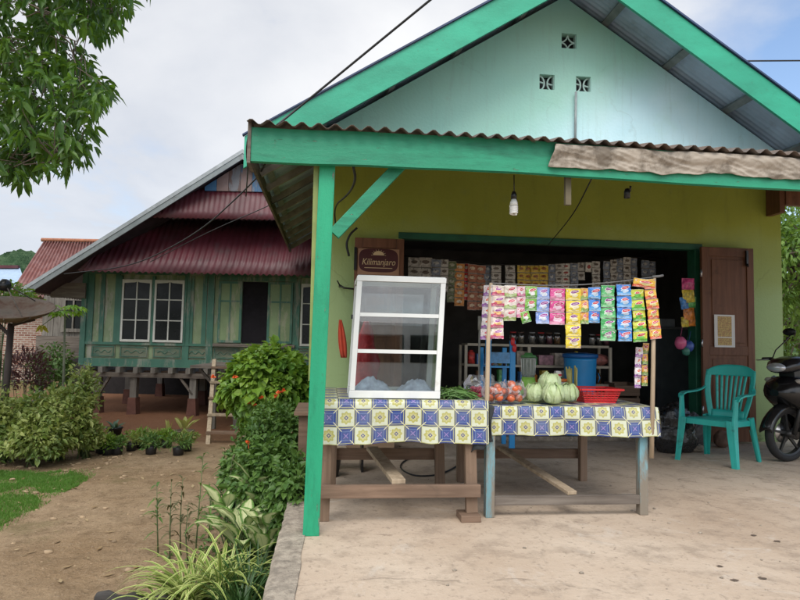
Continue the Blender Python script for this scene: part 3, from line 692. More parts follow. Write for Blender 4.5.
# ------------------------------------------------------------------ neighbours
D3 = 25.
nb = Thing('brick_house', 'neighbour house with raw brick wall and rusty red corrugated roof', 'building', (hl(40,1,D3).x, D3, GZ), -YAW)
r0, r1 = hl(44, 241, 27), hl(140, 243, 27); e0_, e1_ = hl(8, 296, 23.2), hl(160, 298, 23.2)
mb = MB(); n = 34
def fn(a, b):
    p = r0.lerp(r1, a); q = e0_.lerp(e1_, a); v = p.lerp(q, b); v.z += .05*math.sin(2*pi*a*n); return v
mb.grid(fn, n*6, 3); nb.part('roof', mb, plain('rusty_red_roof_sheet', (.16,.055,.045), .55, .25, .5, dirt=(.24,.13,.12), dlo=.45, dhi=.7), solid=.01)
mb = MB().tube([r0+Vector((-.1,0,.05)), r1+Vector((0,0,.05))], .09, 6); nb.part('ridge_cap', mb, plain('orange_rust_cap', (.33,.13,.07), .7))
def brick():
    t = NT('raw_brick_wall'); b = t.n('ShaderNodeTexBrick'); mp = t.n('ShaderNodeMapping'); mp.inputs['Rotation'].default_value = (pi/2, 0, 0)
    t.t.links.new(t.coord(), mp.inputs[0]); t.t.links.new(mp.outputs[0], b.inputs['Vector'])
    for k, v in (('Color1', (.19,.08,.06,1)), ('Color2', (.30,.17,.13,1)), ('Mortar', (.40,.35,.30,1))): b.inputs[k].default_value = v
    b.inputs['Scale'].default_value = 1; b.inputs['Brick Width'].default_value = .24; b.inputs['Row Height'].default_value = .085; b.inputs['Mortar Size'].default_value = .014
    c = t.mix(t.ramp(t.noise(3, 8, .7), .5, .7)*.4, b.outputs[0], (.42,.37,.32)); return t.done(t.bsdf(c, .9, 0, .2))
mb = MB().box(hl(-40,1,D3-1).x, hl(46,1,D3-1).x, D3-1, D3-.8, GZ, hl(20,292,D3).z); nb.part('wall', mb, brick())
b2_ = Thing('blue_roofed_house', 'distant low house with pale blue sheet roof beyond the satellite dish', 'building', (hl(-10,1,34).x, 34, GZ), -YAW)
a = hl(-60, 268, 34); b = hl(20, 268, 34); c = hl(28, 292, 32)
mb = MB(); mb.add([a, b, (c.x, 32, c.z), (a.x, 32, c.z)], [(0,1,2,3)]); b2_.part('roof', mb, plain('pale_blue_sheet', (.30,.40,.52), .5, .1), solid=.04)
mb = MB().beam(a+Vector((0,-.1,.05)), b+Vector((0,-.1,.05)), .2, .16); b2_.part('ridge_cap', mb, m_maroon)
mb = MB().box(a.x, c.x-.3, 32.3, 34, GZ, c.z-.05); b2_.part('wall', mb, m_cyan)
# hill
mb = MB()
def fn(a, b):
    px = -700+2200*a; base = 290-32*math.exp(-((px-28)/26)**2)-52*math.exp(-((px-170)/80)**2)-25*math.exp(-((px-420)/300)**2)
    top = hl(px, base, 420); h = (top.z-GZ)*(math.sin(pi/2*b) if b < 1 else 1)
    q = Vector((top.x*.02, b*4, 1)); h *= 1+.05*NZ.noise(q*4)+.05*NZ.noise(q*14)+.03*NZ.noise(q*40)
    D = 330+90*b
    return hw(top.x, D+6*NZ.noise(q*20), GZ-.3+h)
mb.grid(fn, 900, 24)
def hillmat():
    t = NT('wooded_hillside'); c = t.mix(t.ramp(t.noise(.12, 6, .7), .4, .6), (.035,.075,.035), (.085,.14,.07)); return t.done(t.bsdf(c, .95, 0, .1, t.noise(.5, 6, .7), 2.))
structure('hill', mb, hillmat())
# ------------------------------------------------------------------ foliage helpers
def leaf1(mb, p, d, nrm, L, W, m=0, fold=.25, droop=.2):
    d = d.normalized(); s = d.cross(nrm)
    if s.length < 1e-3: s = Vector((1,0,0))
    s.normalize(); n = s.cross(d); g_ = Vector((0,0,-L*droop)); W *= .5
    a = p+d*L*.28+n*(L*.05); b = p+d*L*.62+n*(L*.04)+g_*.35; tip = p+d*L+g_; up = n*W*fold*1.6
    mb.add([p, a+s*W*.92+up, a, a-s*W*.92+up, b+s*W*.85+up, b, b-s*W*.85+up, tip], [(0,1,2), (0,2,3), (1,4,5,2), (2,5,6,3), (4,7,5), (5,7,6)], m)
def blade(mb, p, d, L, W, droop, n=6, m=0, fold=.15, tw=0):
    d = Vector(d).normalized(); P = []; UV = []; pos = Vector(p); dd = d.copy(); s = d.cross(Vector((0,0,1)))
    s = s.normalized() if s.length > 1e-3 else Vector((1,0,0))
    for i in range(n+1):
        k = i/n; wd = W*(.45+1.1*k if k < .4 else .89 if k < .5 else .89*(1-((k-.5)/.5)**1.7))*.5+.0004
        nn = s.cross(dd).normalized()
        P += [pos-s*wd+nn*wd*fold*2, pos.copy(), pos+s*wd+nn*wd*fold*2]; UV += [(-1, k), (0, k), (1, k)]
        dd = (dd+Vector((0,0,-1))*droop*(k+.15)/n*2).normalized(); pos = pos+dd*L/n
    fs = []
    for i in range(n): a = 3*i; fs += [(a, a+1, a+4, a+3), (a+1, a+2, a+5, a+4)]
    mb.add(P, fs, m, UV, True)
def rdir(zlo=-1, zhi=1):
    a = uni(0, 2*pi); z = uni(zlo, zhi); r = math.sqrt(max(0, 1-z*z)); return Vector((r*math.cos(a), r*math.sin(a), z))
def bush_mb(c, rad, n, L, W, seed=1, lump=.35, shell=.55, droop=.25, zlo=-.75, up=.35, m=0, mfn=None):
    mb = MB(); c = Vector(c); random.seed(seed)
    for i in range(n):
        d = rdir(zlo, 1); k = 1+lump*NZ.noise(d*2.2+Vector((seed, 0, 0)))+lump*.6*NZ.noise(d*5+Vector((0, seed, 0)))
        r = (shell+(1-shell)*rnd()**.5)*k if rnd() < .85 else rnd()*k
        p = c+Vector((d.x*rad[0], d.y*rad[1], d.z*rad[2]))*r
        dr = (d*uni(.4, 1)+rdir()*.8+Vector((0,0,-droop))).normalized(); l = L*uni(.6, 1.2)
        l *= uni(.55, 1.25)
        leaf1(mb, p, dr, (d+Vector((0,0,up+.5))+rdir()*.5), l, W*l/L, mfn(d, p) if mfn else m, .22, droop*.5)
    for k in range(max(6, n//160)):      # stray shoots break the outline
        d = rdir(max(zlo, -.3), 1); e = c+Vector((d.x*rad[0], d.y*rad[1], d.z*rad[2]))*uni(1.0, 1.3); b_ = c+(e-c)*.7
        mb.tube([b_, e], [.004, .002], 4)
        for q in range(9): v = q/8; a_ = rdir(); leaf1(mb, b_.lerp(e, v), (a_+d*.8), (Vector((0,0,1))+rdir()*.5), L*uni(.5, 1), W*uni(.5, .9), m, .2, droop*.5)
    return mb
def stems_mb(base, c, rad, n, r=.012, seed=2):
    mb = MB(); random.seed(seed); base = Vector(base); c = Vector(c)
    for i in range(n):
        d = rdir(-.1, 1); e = c+Vector((d.x*rad[0], d.y*rad[1], d.z*rad[2]))*.8; b = base+Vector((uni(-.08,.08), uni(-.08,.08), 0)); m_ = b.lerp(e, .5)+rdir()*.06
        mb.tube([b, b.lerp(m_, .5)+rdir()*.02, m_, e], [r, r*.85, r*.6, r*.3], 5)
    return mb
m_bark = plain('grey_brown_bark', (.14,.11,.085), .9, .3, 8, .006, 30, stretch=(1,1,.3))
m_stem = plain('green_stem', (.09,.13,.05), .7, .3)
L_mango = leafmat('mango_leaf', (.05,.125,.02), (.14,.26,.035), (.035,.085,.02), .36, .36)
L_bush = leafmat('bright_bush_leaf', (.14,.28,.035), (.30,.44,.07), (.08,.19,.03), .4, .3)
L_darkb = leafmat('dark_bush_leaf', (.06,.14,.03), (.14,.25,.055), None, .45, .25)
L_croton = leafmat('yellow_green_croton_leaf', (.17,.26,.05), (.44,.48,.17), (.07,.14,.03), .45, .25)
L_purple = leafmat('purple_leaf', (.07,.03,.035), (.13,.05,.05), None, .5, .2)
L_far = leafmat('roadside_tree_leaf', (.10,.20,.035), (.19,.31,.06), (.07,.14,.03), .45, .35)
# mango tree: trunk outside the frame on the left, its crown hanging in from above
def inpoly(x, y, P):
    c = False; j = len(P)-1
    for i in range(len(P)):
        if (P[i][1] > y) != (P[j][1] > y) and x < (P[j][0]-P[i][0])*(y-P[i][1])/(P[j][1]-P[i][1])+P[i][0]: c = not c
        j = i
    return c
poly = [(-420,-220),(-300,-300),(60,-260),(150,-120),(146,-12),(128,-2),(118,22),(122,34),(98,36),(80,24),(72,36),(84,52),(104,84),(110,92),(96,108),(88,136),(94,152),(78,160),(64,172),(40,166),(20,180),(0,172),(-80,190),(-300,160)]
random.seed(21)
tw0 = hw(-6.6, 7.6, 0)
mango = Thing('mango_tree', 'big mango tree with long drooping leaves hanging in from the upper left', 'tree', (tw0.x, tw0.y, GZ))
cl = []
while len(cl) < 2900:
    x, y = uni(-420, 150), uni(-300, 190)
    if not inpoly(x, y, poly): continue
    if x < 0 and rnd() < .35: continue
    D = uni(6.1, 9.2); p = hl(x, y, D)
    if NZ.noise(Vector(p)*1.15+Vector((3.3, 1, 2))) < -.34: continue
    cl.append(hw(p.x, p.y, p.z))
mb = MB()
for p in cl:
    ax = (rdir(-.6, .4)+Vector((0, 0, -.1))).normalized()
    for k in range(random.randint(8, 13)):
        d = (ax*.7+rdir()*1.0+Vector((0,0,-.5))).normalized(); l = uni(.10, .18)
        leaf1(mb, p+rdir()*.07, d, rdir(.1, 1), l, l*.38, 0, .2, .3)
mango.part('foliage', mb, L_mango)
mb = MB(); limbs = []
hub = Vector((tw0.x, tw0.y, 2.3)); mb.tube([(tw0.x, tw0.y, GZ-.1), (tw0.x+.05, tw0.y, .6), hub], [.26, .2, .16], 10)
mango.part('trunk', mb, m_bark)
mb = MB(); nodes = []
ups = [p for p in cl if p.z > 3.2]
for k in range(12):
    e = ups[k*40] ; m1 = hub.lerp(e, .4)+Vector((0,0,.35)); m2 = hub.lerp(e, .75)+Vector((0,0,.2))
    mb.tube([hub, m1, m2, e], [.07, .04, .02, .008], 6); nodes += [m1, m2, m1.lerp(m2, .5), m2.lerp(e, .5)]
for p in cl[::2]:
    q = min(nodes, key=lambda n_: (n_-p).length)
    if (q-p).length < 1.3: mb.tube([q+rdir()*.1, q.lerp(p, .4)+rdir()*.1, q.lerp(p, .75)+rdir()*.05, p], [.009, .006, .004, .002], 4, caps=False)
    nodes.append(q.lerp(p, .75)) if len(nodes) < 260 else None
mango.part('branches', mb, m_bark)
# tree on the right behind the shop
def tree(name, label, base, c, rad, n, L, seed, mat, group=None):
    T = Thing(name, label, 'tree', base, 0, group); b = Vector(base); c = Vector(c); random.seed(seed)
    mb = MB(); mb.tube([b-Vector((0,0,.1)), b.lerp(c, .5)+rdir()*.1, c], [.16, .12, .07], 8); T.part('trunk', mb, m_bark)
    mb = MB(); lf = MB()
    for k in range(46):
        d = rdir(-.8, 1); e = c+Vector((d.x*rad[0], d.y*rad[1], d.z*rad[2]))*uni(.45, 1)
        mb.tube([c+rdir()*.3, c.lerp(e, .6)+rdir()*.15, e], [.04, .02, .006], 5)
        for q in range(n//46):
            dd = rdir(); r = uni(.1, .62)*(1+.4*NZ.noise(dd*3+e)); p = e+dd*r
            leaf1(lf, p, (dd+rdir()*.7+Vector((0,0,-.35))), (Vector((0,0,.8))+rdir()*.7), L*uni(.6, 1.2), L*.42, 0, .2, .2)
    T.part('branches', mb, m_bark); T.part('foliage', lf, mat)
for k, (px, py, Y, rr) in enumerate([(812, 268, 10.5, 1.35), (800, 330, 13.5, 2.0), (850, 230, 15, 2.4)]):
    c = at(px, py, Y)
    tree('shade_tree', ['light green leafy tree just beyond the right corner of the shop', 'lower bushy tree behind the motorbike and the shop corner', 'tall tree at the far right under the end of the green beam'][k], (c.x+.2, c.y, GZ+.2), c, (rr, rr, rr*1.0), 7000, .13, 31+k, L_far, 'trees behind the right side of the shop')
# ------------------------------------------------------------------ tables with their oilcloths
def clothmat(name, cell=.1):
    t = NT(name); uv = t.coord('UV'); x, y, z = t.xyz(uv); x = x*(1/cell); y = y*(1/cell)
    cx = x.floor(); cyy = y.floor(); fx = (x-cx-.5); fy = (y-cyy-.5); ax = fx.abs(); ay = fy.abs(); mxx = ax.max(ay)
    chk = (cx+cyy).mod(2).gt(.5)
    blue = t.mix(mxx.gt(.40), (.028,.055,.22), (.50,.49,.22)); blue = t.mix(mxx.gt(.43), blue, (.02,.035,.16))
    diag = (ax-ay).abs().lt(.035)*mxx.gt(.26); blue = t.mix(diag, blue, (.62,.60,.40))
    inner = (mxx-.24).abs().lt(.016); blue = t.mix(inner, blue, (.12,.18,.38)); blue = t.mix(mxx.lt(.22)*((ax*40).mod(2).lt(1)*(ay*40).mod(2).lt(1)), blue, (.07,.11,.30))
    blue = t.mix(((ax-ay).abs().lt(.03)*mxx.lt(.14)).max(mxx.lt(.03)), blue, (.28,.20,.45))
    r = t.math('SQRT', fx*fx+fy*fy); ang = t.math('ARCTAN2', fy, fx); pet = t.math('COSINE', ang*8)
    rr = r-pet*.04
    cre = t.mix(rr.lt(.33), (.58,.61,.47), (.42,.40,.11)); cre = t.mix(rr.lt(.22), cre, (.50,.48,.22)); cre = t.mix((ax+ay).lt(.13), cre, (.04,.05,.22)); cre = t.mix((ax+ay).lt(.06), cre, (.55,.5,.25))
    cre = t.mix((mxx.gt(.46)), cre, (.40,.40,.15))
    c = t.mix(chk, cre, blue); n = t.noise(5, 5, .6); c = t.mix(t.ramp(n, .4, .75)*.3, c, (.33,.33,.26)); c = t.mix(t.ramp(t.noise(3.3, 8, .75), .56, .66)*.4, c, (.20,.18,.13)); c = t.mix(t.ramp(t.noise(40, 3, .7), .66, .70)*.6, c, (.15,.13,.10))
    return t.done(t.bsdf(c, .34, 0, .5, t.noise(9, 4), .006))
m_cloth = clothmat('blue_and_yellow_oilcloth', .108)
def cloth(x0, x1, y0, y1, z, drop, seed, lskirt=.25):
    """top, then front and side skirts hanging with folds"""
    mb = MB(); nx_, ny_ = 90, 40
    L = y1-y0; tot = drop+L
    def fn(a, b):
        x = x0-.02+(x1-x0+.04)*a; s = b*tot
        q = Vector((x*2.1, seed, 0)); wv = NZ.noise(q*1.3)+.5*NZ.noise(q*4)
        if s < drop:
            k = 1-s/drop; wf = NZ.noise(Vector((x*6.5, seed+4, 1))); y = y0-.012-.034*k*(wv+.4)-.03*k*max(0, wf)-.008*math.sin(x*9+seed)*k-.006*k*NZ.noise(Vector((x*22+s*9, s*10, seed))); zz_ = z-drop*k*(1+.05*wv)+.003
            if k < .12: y += .006*(1-k/.12)
        else: y = y0-.01+(s-drop); zz_ = z+.006+.0025*NZ.noise(Vector((x*7, y*7, seed)))
        return Vector((x, y, zz_))
    mb.grid(fn, nx_, ny_, uvf=lambda a, b: ((x1-x0+.04)*a, b*tot))
    for sg, xx in ((-1, x0-.02), (1, x1+.02)):
        def fs(a, b):
            y = y0-.01+L*a; k = b; wv = NZ.noise(Vector((y*6, seed+sg*3, 2)))
            return Vector((xx+sg*(.004+.03*k*(.5+wv)), y, z+.006-drop*.9*k*(1+.08*wv)))
        mb.grid(fs, 30, 14, uvf=lambda a, b: ((0 if sg < 0 else x1-x0)+sg*b*drop, drop+L*a))
    return mb
# left table
TZ = .765; lx0, lx1, ly0, ly1 = -.02, 1.03, 4.02, 5.0
lt = Thing('market_table', 'raw timber table with wide stretchers carrying the glass display case', 'table', ((lx0+lx1)/2, 4.5, 0))
mb = MB()
for k in range(5): mb.box(lx0, lx1, ly0+k*.196, ly0+k*.196+.188, TZ-.03, TZ-.002)
lt.part('tabletop', mb, m_oldwood)
for k, (x, y) in enumerate(((.0, 4.06), (.935, 4.05), (.05, 4.93), (.885, 4.93))):
    mb = MB(); lean = .02*(1 if x > .5 else -.3)
    mb.beam((x+lean, y, .045 if k == 1 else 0), (x-lean*.3, y, TZ-.031), .075, .05, (0,1,0)); lt.part('leg', mb, m_oldwoodz, bev=.003)
mb = MB().box(.87, 1.0, 3.97, 4.13, .0, .043); lt.part('foot_block', mb, m_oldwood, bev=.004)
mb = MB(); mb.box(-.03, 1.0, 3.985, 4.02, .155, .235); lt.part('stretcher', mb, m_oldwood, bev=.003)
mb = MB(); mb.box(.0, .93, 4.96, 4.99, .21, .30); lt.part('stretcher', mb, m_oldwood, bev=.003)
mb = MB(); mb.beam((.36, 4.94, .305), (.47, 4.02, .25), .09, .03); lt.part('stretcher', mb, m_palewood, bev=.003)
mb = MB(); mb.box(-.01, 1.02, 4.03, 4.055, TZ-.12, TZ-.032); mb.box(-.01, 1.02, 4.945, 4.97, TZ-.12, TZ-.032); lt.part('apron', mb, m_oldwood)
single('oilcloth', cloth(lx0, lx1, ly0, ly1, TZ, .27, 1), m_cloth, 'blue and cream checked oilcloth on the table under the glass display case', 'tablecloth', (.5, 4.5, TZ), 'checked oilcloths on the tables')
# right table
RZ_ = .725; rx0, rx1, ry0, ry1 = 1.07, 2.24, 4.08, 5.2
rt = Thing('market_table', 'timber table with faded blue painted legs carrying the vegetables', 'table', ((rx0+rx1)/2, 4.6, 0))
mb = MB()
for k in range(6): mb.box(rx0, rx1, ry0+k*.186, ry0+k*.186+.18, RZ_-.03, RZ_-.002)
rt.part('tabletop', mb, m_oldwood)
m_blueleg = peel('faded_blue_leg_paint', (.16,.33,.38), (.22,.19,.15), .40, .52, var=.25, sc=5)
for x, y, mt in ((1.085, 4.1, m_blueleg), (2.165, 4.12, m_blueleg), (1.11, 5.13, m_oldwoodz), (2.17, 5.14, m_oldwoodz)):
    mb = MB().box(x-.03, x+.03, y-.03, y+.03, 0, RZ_-.031); rt.part('leg', mb, mt, bev=.004)
mb = MB().box(1.116, 2.134, 4.09, 4.12, .075, .135); rt.part('stretcher', mb, m_greywood, bev=.003)
mb = MB().box(1.11, 2.2, 5.171, 5.2, .18, .26); rt.part('stretcher', mb, m_oldwood, bev=.003)
mb = MB().beam((1.46, 5.17, .275), (1.66, 4.1, .15), .07, .025); rt.part('stretcher', mb, m_palewood, bev=.003)
mb = MB(); mb.box(1.08, 2.23, 4.085, 4.1, RZ_-.12, RZ_-.032); rt.part('apron', mb, m_oldwood)
single('oilcloth', cloth(rx0, rx1, ry0, ry1, RZ_, .19, 7), m_cloth, 'blue and cream checked oilcloth on the table under the vegetables', 'tablecloth', (1.6, 4.6, RZ_), 'checked oilcloths on the tables')
# the black backed corner of cloth hanging between the tables
mb = MB()
def fn(a, b):
    return Vector((1.0+.09*a-.05*b*(1-a)+.012*math.sin(a*9+b*4), 4.035-.03*math.sin(a*5)*b-.012, RZ_+.01-.30*b*(1-.25*a)+.01*math.sin(a*11)))
mb.grid(fn, 14, 14); single('black_rag', mb, plain('black_cloth_backing', (.03,.035,.04), .8, .3), 'black backed cloth corner hanging in the gap between the two tables', 'cloth', (1.04, 4.03, RZ_), solid=.003)
# ------------------------------------------------------------------ display case
m_cg = glass('case_glass', (.93,.96,.95), .02); m_cf = glass('case_front_glass', (.9,.93,.92), .14); bl = at(349, 397.5, 4.06); br = at(439.7, 397.5, 4.06)
CW = br.x-bl.x; CH = .80; CD = .40; cz = TZ+.012
case = Thing('display_case', 'white framed glass display case with two shelves standing on the left table', 'display case', (bl.x, 4.06, cz))
sh = math.tan(math.radians(2.6))
def tilt(mb):
    for i, p in enumerate(mb.v): mb.v[i] = Vector((p.x+(p.z-cz)*sh, p.y+(p.z-cz)*.03, p.z))
    return mb
X0, X1, Y0, Y1 = bl.x, br.x, 4.06, 4.06+CD; fr = .034
mb = MB()
for x in (X0, X1-fr):
    for y in (Y0, Y1-fr): mb.box(x, x+fr, y, y+fr, cz+fr*1.4+.001, cz+CH-fr-.001)
for z, hh in ((cz, fr*1.4), (cz+CH-fr, fr)):
    for y in (Y0-.002, Y1-fr+.002): mb.box(X0-.002, X1+.002, y, y+fr, z, z+hh)
    for x in (X0-.001, X1-fr+.001): mb.box(x, x+fr, Y0+fr, Y1-fr, z+.001, z+hh-.001)
case.part('frame', tilt(mb), m_white, bev=.002)
mb = MB().box(X0+fr, X1-fr, Y0+fr, Y1-fr, cz+.01, cz+.03); case.part('bottom_panel', tilt(mb), m_white)
mb = MB().box(X0+.004, X1-.004, Y0+.006, Y1-.006, cz+CH+.0005, cz+CH+.006); case.part('top_panel', tilt(mb), m_white)
for lab, bb in (('front pane', (X0+fr, X1-fr, Y0+.014, Y0+.018)), ('rear pane', (X0+fr, X1-fr, Y1-.018, Y1-.014))):
    mb = MB().box(*bb, cz+fr*1.4, cz+CH-fr); case.part('glass_pane', tilt(mb), m_cf if bb[2] < Y0+.1 else m_cg)
for x in (X0+.014, X1-.018): mb = MB().box(x, x+.004, Y0+fr, Y1-fr, cz+fr*1.4, cz+CH-fr); case.part('glass_pane', tilt(mb), m_cg)
for q in (.365, .665):
    mb = MB().box(X0+.02, X1-.02, Y0+.02, Y1-.02, cz+CH*q+.012, cz+CH*q+.018); s = case.part('shelf', tilt(mb), m_cg)
    mb = MB().box(X0+fr+.001, X1-fr-.001, Y0+.002, Y0+.013, cz+CH*q, cz+CH*q+.024); case.part('shelf_edge', tilt(mb), m_white, parent=s)
mb = MB(); hzv = cz+CH*.665-.01; mb.box(X0-.012, X0-.002, Y1-.13, Y1-.07, hzv, hzv+.03); case.part('latch', tilt(mb), m_black)
m_lin = plain('pale_blue_printed_cloth', (.55,.62,.85), .8, .35, 22, .004, 30)
for k, (xx, ww, lab) in enumerate(((X0+.16, .13, 'crumpled lilac blue cloth at the left of the display case floor'), (X1-.15, .12, 'crumpled pale blue cloth at the right of the display case floor'))):
    mb = MB(); zc = cz+.034
    def fn(a, b):
        u = a*2-1; v = b*2-1; h = max(0, 1-abs(u)**2.5)*max(0, 1-v*v)
        n_ = NZ.noise(Vector((a*4+k*5, b*4, 1)))+.5*NZ.noise(Vector((a*11, b*9+k, 3)))
        return Vector((xx+u*ww, Y0+.17+v*.11, zc+max(.002, h*(.075+.04*n_+(.02*u if k else -.02*u)))))
    mb.grid(fn, 30, 20); single('folded_cloth', tilt(mb), m_lin, lab, 'cloth', (xx, Y0+.17, zc))
# red plastic bag hanging behind the case, orange rag
mb = MB(); c = at(366, 345, 4.75)
def fn(a, b):
    t_ = 2*pi*a; r = (.02+.075*math.sin(min(1, b*1.15)*pi*.62))*(1+.25*NZ.noise(Vector((math.cos(t_)*2, math.sin(t_)*2, b*4))))
    return c+Vector((math.cos(t_)*r, math.sin(t_)*r*.7, .18-.5*b))
mb.grid(fn, 28, 20); single('plastic_bag', mb, filmy('red_plastic_film', (.65,.03,.04), .75, .35), 'red plastic bag hanging behind the left side of the display case', 'bag', c)
mb = MB(); c = at(345, 318, 6.9)
def fn(a, b): return Vector((c.x-.05+.05*b+(.014+.03*math.sin(b*pi*.8))*(a-.5)*2, 6.93+.012*math.sin(a*14), c.z-.42*b-.02))
mb.grid(fn, 12, 12); single('rag', mb, plain('orange_red_rag', (.55,.08,.04), .85, .2), 'orange red rag hanging on the green wall left of the brown door', 'rag', c, solid=.004)
mb = MB(); c = at(344, 288, 7.1); mb.tube([c+Vector((-.05,.08,.02)), c+Vector((-.05,.0,.03)), c+Vector((0,-.02,0)), c+Vector((.12,-.02,-.01))], .012, 6); mb.tube([c+Vector((-.05,0,.03)), c+Vector((-.08,-.03,.08))], .008, 5)
single('wall_tap', mb, m_black, 'small dark hook on the green wall beside the left door', 'hook', c)
# ------------------------------------------------------------------ writing: coffee poster on the left door
def textmesh(body, size, loc, mat, parent, off, sx=1, shear=0, name='lettering', bold=0.0):
    cu = bpy.data.curves.new('t', 'FONT'); cu.body = body; cu.size = size; cu.align_x = 'CENTER'; cu.align_y = 'CENTER'; cu.shear = shear; cu.extrude = .0008; cu.offset = bold; cu.resolution_u = 3
    to = bpy.data.objects.new('t', cu); COL.objects.link(to); dg = bpy.context.evaluated_depsgraph_get()
    me = bpy.data.meshes.new_from_object(to.evaluated_get(dg)); bpy.data.objects.remove(to); me.name = name
    Rm = Matrix.Rotation(pi/2, 4, 'X') @ Matrix.Diagonal((sx, 1, 1, 1)); me.transform(Matrix.Translation(Vector(loc)-off) @ Rm)
    me.materials.clear(); me.materials.append(mat); o = bpy.data.objects.new(name, me); COL.objects.link(o); o.parent = parent; return o
pa, pb = at(358, 248, 7.03), at(399, 272, 7.03)
pos = Thing('coffee_poster', 'dark brown poster with cream script lettering on the left brown door', 'poster', ((pa.x+pb.x)/2, 7.035, (pa.z+pb.z)/2))
yp = 7.036
mb = MB().box(pa.x, pb.x, yp, yp+.004, pb.z-.04, pa.z); pos.part('sheet', mb, plain('kraft_brown_sheet', (.36,.20,.12), .5, .1))
mb = MB(); c_ = pos.loc; w2 = (pb.x-pa.x)/2-.012; h2 = (pa.z-pb.z)/2+.005; pts = []
for k in range(48):
    t_ = 2*pi*k/48; cc, ss = math.cos(t_), math.sin(t_); pts.append((c_.x+w2*math.copysign(abs(cc)**.45, cc), yp-.0015, c_.z-.005+h2*math.copysign(abs(ss)**.6, ss)))
mb.prism(pts, (0, .0012, 0)); pos.part('emblem_field', mb, plain('deep_maroon_print', (.065,.012,.014), .4, .1))
m_cream = plain('cream_print', (.62,.47,.27), .5, .05)
textmesh('Kilimanjaro', .105, (c_.x, yp-.0028, c_.z-.025), m_cream, pos.o, pos.loc, .80, .25)
mb = MB(); pts = [(c_.x+.065*math.cos(q), yp-.003, c_.z+.055+.05*math.sin(q)) for q in [k*pi/12 for k in range(13)]]; mb.prism(pts, (0, .0012, 0))
for k in range(9): q = k*pi/8; mb.beam((c_.x+.07*math.cos(q), yp-.0025, c_.z+.055+.055*math.sin(q)), (c_.x+.085*math.cos(q), yp-.0025, c_.z+.055+.068*math.sin(q)), .004, .001, (0,1,0))
mb.box(c_.x-.16, c_.x+.16, yp-.003, yp-.002, c_.z-.095, c_.z-.088); pos.part('emblem', mb, m_cream)
# calendar sheet on the right door
pa, pb = at(714.5, 314.5, 7.03), at(735.5, 347.5, 7.03)
cal = Thing('notice_sheet', 'white bordered notice with a yellow printed panel pinned on the right brown door', 'poster', ((pa.x+pb.x)/2, 7.035, (pa.z+pb.z)/2))
mb = MB().box(pa.x, pb.x, yp, yp+.003, pb.z, pa.z); cal.part('sheet', mb, plain('white_paper', (.70,.69,.66), .6, .05))
def calm():
    t = NT('yellow_printed_panel'); n = t.noise(30, 4, .8); x, y, z = t.xyz(t.coord()); rows = (z*60).mod(1).lt(.45)*t.ramp(t.noise(60, 2), .45, .5)
    c = t.mix(t.ramp(n, .45, .6), (.55,.40,.13), (.45,.24,.10)); c = t.mix(rows*.6, c, (.15,.09,.05)); return t.done(t.bsdf(c, .5))
mb = MB(); wx = pb.x-pa.x; hx = pa.z-pb.z; mb.box(pa.x+wx*.16, pb.x-wx*.16, yp-.0015, yp-.0003, pb.z+hx*.32, pa.z-hx*.05); mb.box(pa.x+wx*.16, pb.x-wx*.16, yp-.0015, yp-.0003, pb.z+hx*.06, pb.z+hx*.29); cal.part('print', mb, calm())
# ------------------------------------------------------------------ sachets on the line
def sachetmat(name, base, band, blob=(.75,.75,.72), emb=(.55,.02,.04)):
    t = NT(name); x, y, z = t.xyz(t.coord('UV')); n = t.noise(16, 3, .6)
    c = t.mix(y.lt(.30), base, band); fx = x-.5; fy = y-.42
    w_ = fx*fx*6+fy*fy*16+(n-.5)*1.2
    c = t.mix(w_.lt(.50), c, blob); c = t.mix(t.ramp(t.noise(24, 5, .8), .60, .63)*.8, c, emb); g2 = (fx+.2)*(fx+.2)*40+(y-.3)*(y-.3)*60+(n-.5)*1.; c = t.mix(g2.lt(.55), c, band)
    ex = x-.60; ey = y-.70+ex*-.25; e = ex*ex*11+ey*ey*60
    c = t.mix(e.lt(1.25), c, (.80,.80,.78)); c = t.mix(e.lt(.85), c, emb)
    tx = ((x*26).mod(1).lt(.55))*(ey.abs().lt(.028))*(ex.abs().lt(.16)); c = t.mix(tx, c, (.85,.85,.85))
    b2 = (y-.13).abs().lt(.035)*((x*19).mod(1).lt(.6))*((x-.5).abs().lt(.36)); c = t.mix(b2*.8, c, (.75,.74,.7))
    ed = (y-.5).abs().gt(.475); c = t.mix(ed*.7, c, (.75,.75,.72)); c = t.mix(t.ramp(t.noise(13, 4, .7), .55, .7)*.35, c, band)
    return t.done(t.bsdf(c, .22, 0, .6, t.noise(30, 5, .7, dist=1.5), .006))
